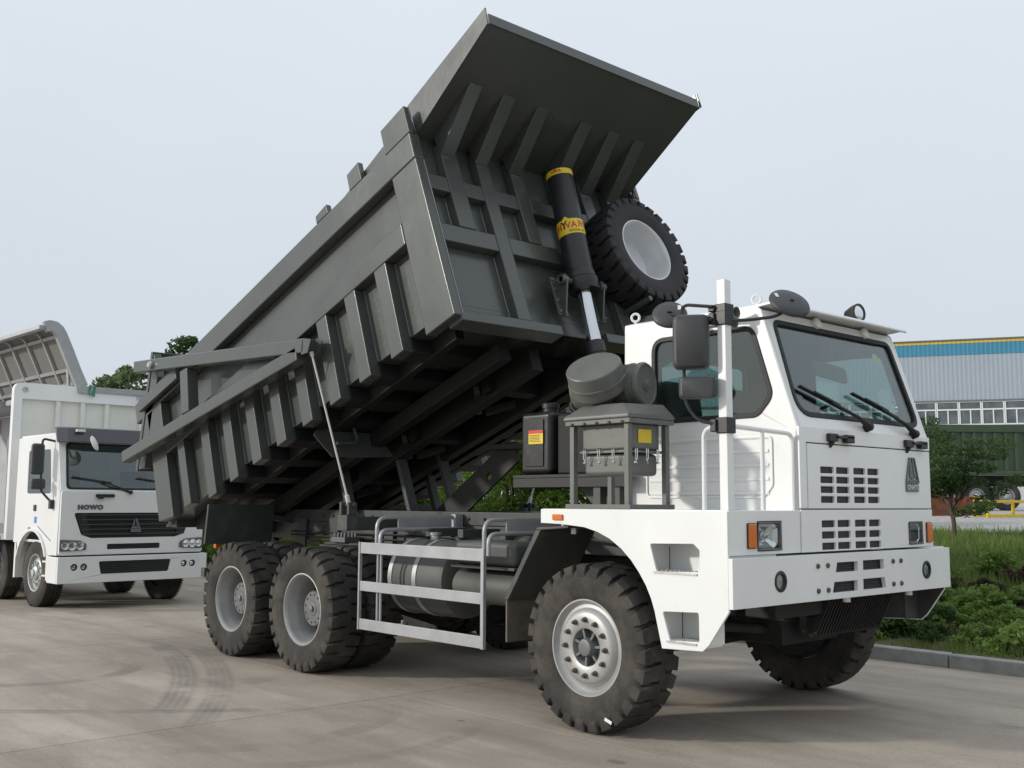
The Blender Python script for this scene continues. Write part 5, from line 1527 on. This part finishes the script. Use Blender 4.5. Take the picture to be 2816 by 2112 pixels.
# raised wing: roof half hinged on the spine, with curved outer edge
wp = [(-.03, 3.72), (-.16, 3.98), (-.31, 4.32), (-.45, 4.62), (-.50, 4.70), (-.57, 4.755), (-.66, 4.765), (-.74, 4.735)]
nrm = []
for i in range(len(wp)):
    a = Vector(wp[max(i - 1, 0)]); b_ = Vector(wp[min(i + 1, len(wp) - 1)]); t_ = (b_ - a).normalized(); nrm.append(Vector((-t_.y, t_.x)))
def wing_strip(p0, p1, o0, o1, name, m_, par, rng=None, bev=0):
    idx = rng or range(len(wp))
    s_ = MB(); rows = []
    for i in idx:
        c = Vector(wp[i]); a = c + nrm[i] * o0; b_ = c + nrm[i] * o1
        rows.append([(p0, a.x, a.y), (p1, a.x, a.y), (p1, b_.x, b_.y), (p0, b_.x, b_.y)])
    vs_ = [q for r_ in rows for q in r_]; fs_ = []
    for i in range(len(rows) - 1):
        for j in range(4):
            fs_.append((i * 4 + j, i * 4 + (j + 1) % 4, i * 4 + 4 + (j + 1) % 4, i * 4 + 4 + j))
    fs_ += [(0, 1, 2, 3), tuple(range(len(rows) * 4 - 4, len(rows) * 4))]
    return s_.add(vs_, fs_).build(name, m_, par, bevel=bev)
rw_ = wing_strip(-11.0, BP - .02, -.015, .0, 'raised_wing', MAT['wingin'], wt)
wing_strip(BP - .10, BP + .02, -.10, .10, 'wing_end_frame', MAT['wing'], rw_, bev=.012)
for k in range(10):
    p = -3.25 - k * .78
    wing_strip(p - .03, p + .03, .001, .055, 'wing_rib', MAT['wing'], rw_)
for (i, f_) in ((1, .2), (3, .0), (0, .35)):
    c = Vector(wp[i]).lerp(Vector(wp[i + 1]), f_); n_ = nrm[i]; t_ = Vector((n_.y, -n_.x))
    q = [c + n_ * .002 - t_ * .03, c + n_ * .045 - t_ * .03, c + n_ * .045 + t_ * .03, c + n_ * .002 + t_ * .03]
    MB().prism([(-11, a.x, a.y) for a in q], (11 + BP - .11, 0, 0)).build('wing_stringer', MAT['wing'], rw_)
c = Vector(wp[-1])
MB().box(-11, BP - .02, c.x - .10, c.x + .02, c.y - .05, c.y + .03).build('wing_edge', MAT['wing'], rw_, bevel=.015)
MB().tube([(BP - .16, -.22, 3.72), (BP - .16, -.25, 4.02)], .03, 8).tube([(BP - .16, -.25, 4.0), (BP - .16, -.33, 4.38)], .012, 8).tube([(BP - .16, -.33, 4.38), (BP - .16, -.34, 4.46)], .028, 8).build('wing_ram', MAT['zinc'], rw_)
MB().box(BP - .10, BP + .05, -.12, .16, 3.60, 3.74).build('hinge_cover', MAT['wing'], wt, bevel=.01)
gc = MB(); gv_ = []
for i in range(5):
    for j in range(4):
        gv_.append((BP + .055 + .02 * math.sin(i * 2.1 + j), .06 + i * .03, 3.77 - j * .06 - .01 * i))
gc.add(gv_, [(i * 4 + j, i * 4 + j + 1, i * 4 + j + 5, i * 4 + j + 4) for i in range(4) for j in range(3)])
gc.build('green_rag', pbr('green_cloth', (.05, .22, .16), .8), wt)

# ------------------------------------------------------------------ factory hall
MAT['clad'] = pbr('grey_cladding', (.36, .41, .46), .5, var=.04, scale=.6, dirt=(.30, .30, .30), dirt_amt=.12, dscale=.4)
MAT['cladblue'] = pbr('blue_cladding', (.055, .25, .38), .5, var=.05, scale=.8)
MAT['cladyel'] = pbr('yellow_cladding', (.66, .49, .09), .5, var=.05, scale=.8)
MAT['plaster'] = pbr('pale_plaster', (.55, .55, .53), .85, var=.08, scale=.7)
MAT['pvc'] = pbr('window_white', (.80, .78, .77), .5, var=.04)
MAT['bglass'] = pbr('window_dark', (.10, .12, .13), .08, var=.5, scale=.9, spec=.8)
MAT['roofm'] = pbr('roof_metal', (.16, .17, .18), .5, var=.05)
bo_ = on_ray(2690, 1386, 75.0)
hall = empty('factory_hall', None, (bo_.x, bo_.y, 1.40), math.atan2(.47, .88))
tag(hall, 'long grey clad factory hall with blue and yellow roof bands', 'building')
X0, X1 = -34.0, 16.0


def corrugated(name, z0, z1, y, m_, pitch=.30, dep=.010, parent=hall):
    m = MB(); xs_ = []
    x = X0
    while x < X1:
        xs_ += [(x, 0), (x + pitch * .45, 0), (x + pitch * .5, -dep), (x + pitch * .95, -dep)]
        x += pitch
    n = len(xs_)
    m.v = [(a, y + d, z0) for a, d in xs_] + [(a, y + d, z1) for a, d in xs_]
    m.f = [(i, i + 1, n + i + 1, n + i) for i in range(n - 1)]
    return m.build(name, m_, parent, smooth=0)


ZR = 13.50 - 1.40
corrugated('cladding', 9.15 - 1.4, ZR - 1.06, 0, MAT['clad'])
corrugated('blue_band', ZR - 1.06, ZR - .22, -.03, MAT['cladblue'])
corrugated('yellow_band', ZR - .22, ZR, -.05, MAT['cladyel'])
MB().box(X0, X1, -.16, .2, ZR + .001, ZR + .08).build('roof_edge', MAT['roofm'], hall)
MB().box(X0, X1, .06, 30, 0, ZR - .05).build('wall', MAT['plaster'], hall)
MB().box(X0, X1, -.12, .05, 9.05 - 1.4, 9.16 - 1.4).box(X0, X1, -.14, .05, 7.22 - 1.4, 7.34 - 1.4).build('window_sill', MAT['roofm'], hall)
zs0, zs1 = 7.345 - 1.4, 9.045 - 1.4
zt = zs0 + (zs1 - zs0) * .66
k = 0
x = -16.0
while x < 12.0:
    fx = MB()
    fx.box(x + .01, x + .09, -.06, .05, zs0, zs1).box(x + 1.41, x + 1.49, -.06, .05, zs0, zs1)
    fx.box(x + .091, x + 1.409, -.06, .05, zs0, zs0 + .09).box(x + .091, x + 1.409, -.06, .05, zs1 - .06, zs1).box(x + .091, x + 1.409, -.06, .05, zt - .05, zt + .05)
    fx.box(x + .72, x + .80, -.05, .05, zs0 + .091, zt - .051)
    wdw = fx.build('window', MAT['pvc'], hall)
    for (a, b_, c, d) in ((x + .091, x + .719, zs0 + .091, zt - .051), (x + .801, x + 1.409, zs0 + .091, zt - .051), (x + .091, x + 1.409, zt + .051, zs1 - .061)):
        y = random.uniform(-.012, .012)
        MB().add([(a, y, c), (b_, y + random.uniform(-.01, .01), c), (b_, y, d), (a, y, d)], [(0, 1, 2, 3)]).build('pane', MAT['bglass'], wdw, smooth=0)
    x += 1.5

# ------------------------------------------------------------------ green trailer
MAT['green'] = pbr('army_green', (.055, .085, .045), .6, var=.15, scale=1.5)
tp = on_ray(2688, 1386, 40.0)
tz = terrain_z(tp.x, tp.y) + .055
tr = empty('ribbed_trailer', None, (tp.x, tp.y, tz), math.atan2(.742, .671))
tag(tr, 'dark green ribbed high-sided trailer parked in the gravel yard', 'trailer')
zb, ztop = 2.86 - tz, 4.72 - tz
MB().box(-7, 8.0, .0, 2.5, zb, ztop).build('cargo_body', MAT['green'], tr, bevel=.02)
for k in range(38):
    MB().box(-6.9 + k * .4, -6.78 + k * .4, -.06, -.001, zb + .12, ztop - .30).build('side_rib', MAT['green'], tr)
MB().box(-7, 8, -.08, -.001, ztop - .28, ztop).box(-7, 8, -.08, -.001, zb - .05, zb + .11).build('side_rail', MAT['green'], tr, bevel=.01)
MB().box(-7, 8, .4, 2.1, zb - .45, zb - .06).box(3.0, 3.3, .1, .3, 0.4, zb).build('chassis_frame', MAT['dark'], tr)
for xw in (-1.13, 0.0, 1.14):
    for y in (.15, 2.2):
        w = empty('wheel', tr, (xw, y, .535)); place('tyre', tw, w); place('rim', tr_, w); place('hub', th_, w)
# ------------------------------------------------------------------ yellow rack and rusty box on the plateau
MAT['yel'] = pbr('yellow_paint', (.62, .43, .02), .5, var=.12, scale=8)
MAT['rusty'] = pbr('rusty_steel', (.20, .065, .03), .85, var=.35, scale=6)
yp = on_ray(2716, 1386, 24.0); yz = terrain_z(yp.x, yp.y) + .05
yr = empty('yellow_rack', None, (yp.x, yp.y, yz), math.atan2(.742, .671))
tag(yr, 'low yellow tubular steel rack standing on the gravel', 'rack')
for (x0, x1) in ((0, 1.8),):
    for y in (0, .7):
        MB().beam((x0, y, .38), (x1, y, .38), .05, .06).build('rail', MAT['yel'], yr, bevel=.006)
        MB().beam((x0, y, .06), (x1, y, .06), .05, .06).build('rail', MAT['yel'], yr, bevel=.006)
        for x in (0, .9, 1.8):
            MB().box(x - .03, x + .03, y - .03, y + .03, 0, .42).build('leg', MAT['yel'], yr, bevel=.006)
    for x in (0, .9, 1.8):
        MB().beam((x, 0, .38), (x, .7, .38), .05, .05).build('cross_bar', MAT['yel'], yr, bevel=.006)
MB().beam((-.05, -.02, .40), (-.30, -.02, .50), .04, .04).build('tow_handle', MAT['yel'], yr)
rp_ = on_ray(2630, 1386, 26.0); rz_ = terrain_z(rp_.x, rp_.y) + .05
rb = empty('rusty_steel_box', None, (rp_.x, rp_.y, rz_), math.atan2(.742, .671))
tag(rb, 'rust brown open steel box beside the yellow rack', 'box')
MB().box(-.8, .62, 0, .03, 0, .46).box(-.8, .62, .87, .9, 0, .46).box(-.8, -.77, .031, .869, 0, .46).box(.59, .62, .031, .869, 0, .46).box(-.76, .58, .031, .869, .02, .05).build('box_body', MAT['rusty'], rb, bevel=.006)
for x in (-.7, -.1, .5):
    MB().box(x - .03, x + .03, -.03, -.001, .01, .44).build('box_rib', MAT['rusty'], rb)

# ------------------------------------------------------------------ plants
def leaf_mesh(name, m_, centres, size, jitter=.35, droop=.2, elong=1.8):
    """many small leaf blades (bent diamonds) at the given centres"""
    P = np.asarray(centres, dtype=np.float64); n = len(P)
    d = RNG.normal(size=(n, 3)); d[:, 2] = d[:, 2] * .6 - droop
    d /= np.linalg.norm(d, axis=1)[:, None]
    r = RNG.normal(size=(n, 3)); s = np.cross(d, r); s /= np.linalg.norm(s, axis=1)[:, None] + 1e-9
    up = np.cross(s, d)
    L_ = size * RNG.uniform(1 - jitter, 1 + jitter, n)[:, None]
    Wd = L_ / elong
    v = np.empty((n, 4, 3))
    v[:, 0] = P - d * L_ * .5
    v[:, 1] = P + s * Wd * .5 + up * L_ * .08
    v[:, 2] = P + d * L_ * .5
    v[:, 3] = P - s * Wd * .5 + up * L_ * .08
    me = bpy.data.meshes.new(name)
    me.vertices.add(n * 4); me.vertices.foreach_set('co', v.reshape(-1))
    me.loops.add(n * 4); me.loops.foreach_set('vertex_index', np.arange(n * 4, dtype=np.int32))
    me.polygons.add(n); me.polygons.foreach_set('loop_start', np.arange(0, n * 4, 4, dtype=np.int32))
    me.polygons.foreach_set('loop_total', np.full(n, 4, dtype=np.int32))
    me.update(calc_edges=True)
    me.materials.append(m_)
    return me


def blob_points(blobs, per):
    out_ = []
    for (c, r, f) in blobs:
        n = int(per * f)
        d = RNG.normal(size=(n, 3)); d /= np.linalg.norm(d, axis=1)[:, None]
        rr = RNG.uniform(.35, 1.05, n) ** .5
        out_.append(np.asarray(c) + d * rr[:, None] * np.asarray(r))
    return np.concatenate(out_)


def clumps(n, rad_, zmin, zmax, rx, ry, seed):
    g_ = np.random.default_rng(seed); bl = []
    for k in range(n):
        a = g_.uniform(0, 2 * PI); t_ = g_.uniform(0, 1) ** .5
        z = g_.uniform(zmin, zmax)
        env = math.sin(PI * min(1, max(.12, (z - zmin) / (zmax - zmin) * .8 + .18))) ** .6
        r_ = rad_ * g_.uniform(.6, 1.3)
        bl.append(((rx * t_ * env * math.cos(a), ry * t_ * env * math.sin(a), z), (r_, r_, r_ * .75), g_.uniform(.6, 1.3)))
    return bl


LM = dict(
    bush=leaf_mat('bush_leaf', (.11, .20, .028), (.24, .36, .065), (.32, .44, .11)),
    dark=leaf_mat('dark_leaf', (.035, .075, .024), (.080, .140, .042), (.11, .17, .05)),
    shrub=leaf_mat('shrub_leaf', (.12, .20, .042), (.25, .36, .09), (.33, .43, .13)),
    red=leaf_mat('red_leaf', (.040, .030, .022), (.10, .050, .038), (.05, .08, .03)),
    fresh=leaf_mat('fresh_leaf', (.10, .19, .028), (.22, .36, .07), (.30, .43, .11)),
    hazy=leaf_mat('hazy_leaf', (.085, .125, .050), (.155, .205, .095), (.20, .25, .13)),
    grass=leaf_mat('grass_blade', (.11, .175, .04), (.21, .29, .08), (.32, .34, .13)),
)
MAT['bark'] = pbr('bark', (.10, .075, .055), .9, var=.3, scale=12, bump=.01, bscale=30)


def stems(seed, n, h, spread, r0_):
    g_ = np.random.default_rng(seed); m = MB()
    for k in range(n):
        a = g_.uniform(0, 2 * PI); e = spread * g_.uniform(.3, 1)
        p = [(0.03 * math.cos(a), .03 * math.sin(a), -.1), (.25 * e * math.cos(a), .25 * e * math.sin(a), h * .45), (e * math.cos(a + .2), e * math.sin(a + .2), h)]
        m.tube([p[0], p[1], p[2]], [r0_, r0_ * .6, r0_ * .2], 6)
    return m


# large bushes standing behind the trucks
bush_src = []
for i, (m_, h) in enumerate((('bush', 3.0), ('bush', 3.4), ('dark', 2.8), ('fresh', 2.4))):
    bl = clumps(34, .48, .25, h, 1.15, 1.15, 50 + i)
    crown = leaf_mesh('crown', LM[m_], blob_points(bl, 800), .075, elong=1.9)
    st_ = stems(60 + i, 5, h * .8, .8, .05).mesh('trunk', MAT['bark'])
    bush_src.append((crown, st_))


def plant(name, src, loc, rz, sc, label, cat, group):
    e = empty(name, None, loc, rz); e.scale = (sc, sc, sc)
    place('crown', src[0], e); place('trunk', src[1], e)
    tag(e, label, cat, group)
    return e


bx_ = [(-8.4, 7.4), (-9.6, 6.5), (-11.2, 7.3), (-12.9, 6.6), (-14.6, 7.4), (-16.4, 6.7), (-18.4, 7.4), (-20.6, 6.8), (-23, 7.4), (-25.5, 6.8), (-28.2, 7.5), (-31, 7.0), (-34, 7.6)]
for i, (x, y) in enumerate(bx_):
    plant('bush', bush_src[(0, 1, 3, 0, 2, 1)[i % 6]], (x, y, terrain_z(x, y) - .1), i * 1.7, random.uniform(.9, 1.15), 'leafy green bush in the row behind the parked trucks', 'bush', 'bushes behind the trucks')

for i in range(13):
    x, y = -13.2 - i * 1.5, 4.7 + .25 * (i % 3)
    plant('hedge_bush', bush_src[(3, 0, 3, 1)[i % 4]], (x, y, terrain_z(x, y) - .1), i * 2.1, random.uniform(.42, .55), 'waist-high bright green bush close behind the kerb by the box truck', 'bush', 'low bushes along the kerb')

# trees whose tops show over the box truck
def tree_src(seed, h, rx, n, m_, leaf, per):
    bl = clumps(n, .30, h * .42, h, rx, rx, seed)
    crown = leaf_mesh('crown', LM[m_], blob_points(bl, per), leaf, elong=2.2, droop=.5)
    tr__ = MB().tube([(0, 0, -.3), (.05, .02, h * .3), (.0, .1, h * .62), (.05, .1, h * .9)], [.16, .13, .08, .02], 10)
    g_ = np.random.default_rng(seed + 1)
    for b_ in bl[:14]:
        c = b_[0]
        tr__.tube([(0, .05, h * g_.uniform(.32, .55)), (c[0] * .5, c[1] * .5, c[2] * .85), c], [.05, .03, .012], 6)
    return crown, tr__.mesh('trunk', MAT['bark'])


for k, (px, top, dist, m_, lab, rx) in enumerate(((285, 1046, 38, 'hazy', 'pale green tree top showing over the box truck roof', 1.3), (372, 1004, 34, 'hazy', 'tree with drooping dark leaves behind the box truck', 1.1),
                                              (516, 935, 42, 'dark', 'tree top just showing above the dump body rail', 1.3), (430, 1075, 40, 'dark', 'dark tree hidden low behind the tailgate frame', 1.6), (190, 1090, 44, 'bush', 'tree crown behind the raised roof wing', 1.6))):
    p = on_ray(px, top, dist); gz = terrain_z(p.x, p.y)
    h = p.z - gz
    src = tree_src(80 + 3 * k, h, rx, 46, m_, .22, 60)
    plant('tree', src, (p.x, p.y, gz), k, 1.0, lab, 'tree', 'trees behind the box truck')

# small tree on the bank in front of the trailer
tp_ = on_ray(2618, 1386, 17.3); gz = terrain_z(tp_.x, tp_.y)
e = empty('young_tree', None, (tp_.x, tp_.y, gz))
e.scale = (1.12, 1.12, 1.12)
tag(e, 'small spreading dark leaved tree on the grassy bank beside the cab', 'tree')
bl = []
g_ = np.random.default_rng(5)
tk_ = MB().tube([(0, 0, -.15), (.02, 0, .25), (-.01, 0, .48)], [.042, .034, .03], 8)
for k in range(20):
    a = g_.uniform(0, 2 * PI); el = g_.uniform(.12, 1.25); L_ = g_.uniform(.8, 1.55) * (.75 + .25 * math.cos(el))
    d = Vector((math.cos(a) * math.cos(el), math.sin(a) * math.cos(el), math.sin(el))); s_ = Vector((0, 0, g_.uniform(.35, .7)))
    tip = s_ + d * L_
    tk_.tube([s_, s_ + d * L_ * .5 + Vector((0, 0, .04)), tip], [.016, .010, .004], 6)
    for t_ in (.45, .65, .85, 1.0):
        c = s_ + d * L_ * t_
        bl.append((tuple(c), (.20, .20, .07), 1.0))
tk_.build('trunk', MAT['bark'], e)
place('crown', leaf_mesh('crown', LM['dark'], blob_points(bl, 150), .055, elong=2.4, droop=.25), e)

# low shrubs on the bank
shrub_src = []
for i, (m_, h) in enumerate((('shrub', .36), ('shrub', .44), ('dark', .38), ('red', .34), ('fresh', .30), ('shrub', .32))):
    bl = clumps(20, .12, .02, h, .42, .42, 20 + i)
    shrub_src.append((leaf_mesh('crown', LM[m_], blob_points(bl, 120), .062, elong=2.0, droop=-.1), stems(30 + i, 8, h * .8, .3, .008).mesh('trunk', MAT['bark'])))
labs = ['leafy green low shrub growing on the bank behind the kerb', 'leafy green low shrub growing on the bank behind the kerb', 'very dark low shrub among the bank plants', 'reddish brown low shrub among the bank plants', 'bright green low plant on the bank behind the kerb', 'leafy green low shrub growing on the bank behind the kerb']
grps = ['leafy bank shrubs', 'leafy bank shrubs', 'darkest bank shrubs', 'reddish bank shrubs', 'bright bank plants', 'leafy bank shrubs']
for row, (y, dx) in enumerate(((4.35, .58), (4.8, .55), (5.25, .54), (5.7, .54), (6.2, .58), (6.75, .7))):
    x = -4.4 + row * .15
    while x < 3.2 - row * .35:
        i = random.choice((0, 1, 2, 5, 0, 1) if row < 2 else (3, 0, 5, 5, 1, 4) if row < 4 else (3, 4, 3, 0))
        yy = y + random.uniform(-.14, .14)
        plant('shrub', shrub_src[i], (x, yy, terrain_z(x, yy) - .06), random.uniform(0, 6), random.uniform(.7, 1.05) * (.7 if i == 3 else 1), labs[i], 'shrub', grps[i])
        x += dx * random.uniform(.75, 1.25)
# grass and weeds
n = 42000
gx = RNG.uniform(-7, 4.5, n); gy = np.where(RNG.uniform(size=n) < .28, RNG.uniform(3.74, 4.6, n), RNG.uniform(6.0, 11.4, n))
dens = np.sin(gx * 3.1 + 1) * np.sin(gx * 1.3 + gy * 2.0) + RNG.uniform(-1, 1, n)
keep = (gy > 5) | (dens > .15)
gx, gy = gx[keep], gy[keep]; n = len(gx)
gz = np.array([terrain_z(a, b_) for a, b_ in zip(gx, gy)])
h = np.where(gy < 5, RNG.uniform(.05, .17, n), RNG.uniform(.08, .20, n)); a = RNG.uniform(0, 2 * PI, n); w_ = np.where(gy < 5, .006, .012)
lean = RNG.normal(0, .35, (n, 2)) * h[:, None]
v = np.empty((n, 3, 3))
v[:, 0] = np.stack([gx - np.cos(a) * w_, gy - np.sin(a) * w_, gz - .05], 1)
v[:, 1] = np.stack([gx + np.cos(a) * w_, gy + np.sin(a) * w_, gz - .05], 1)
v[:, 2] = np.stack([gx + lean[:, 0], gy + lean[:, 1], gz + h], 1)
me = bpy.data.meshes.new('grass')
me.vertices.add(n * 3); me.vertices.foreach_set('co', v.reshape(-1))
me.loops.add(n * 3); me.loops.foreach_set('vertex_index', np.arange(n * 3, dtype=np.int32))
me.polygons.add(n); me.polygons.foreach_set('loop_start', np.arange(0, n * 3, 3, dtype=np.int32)); me.polygons.foreach_set('loop_total', np.full(n, 3, dtype=np.int32))
me.update(calc_edges=True); me.materials.append(LM['grass'])
tag(place('grass', me), 'patchy grass and weeds on the bank behind the kerb', 'grass', kind='stuff')
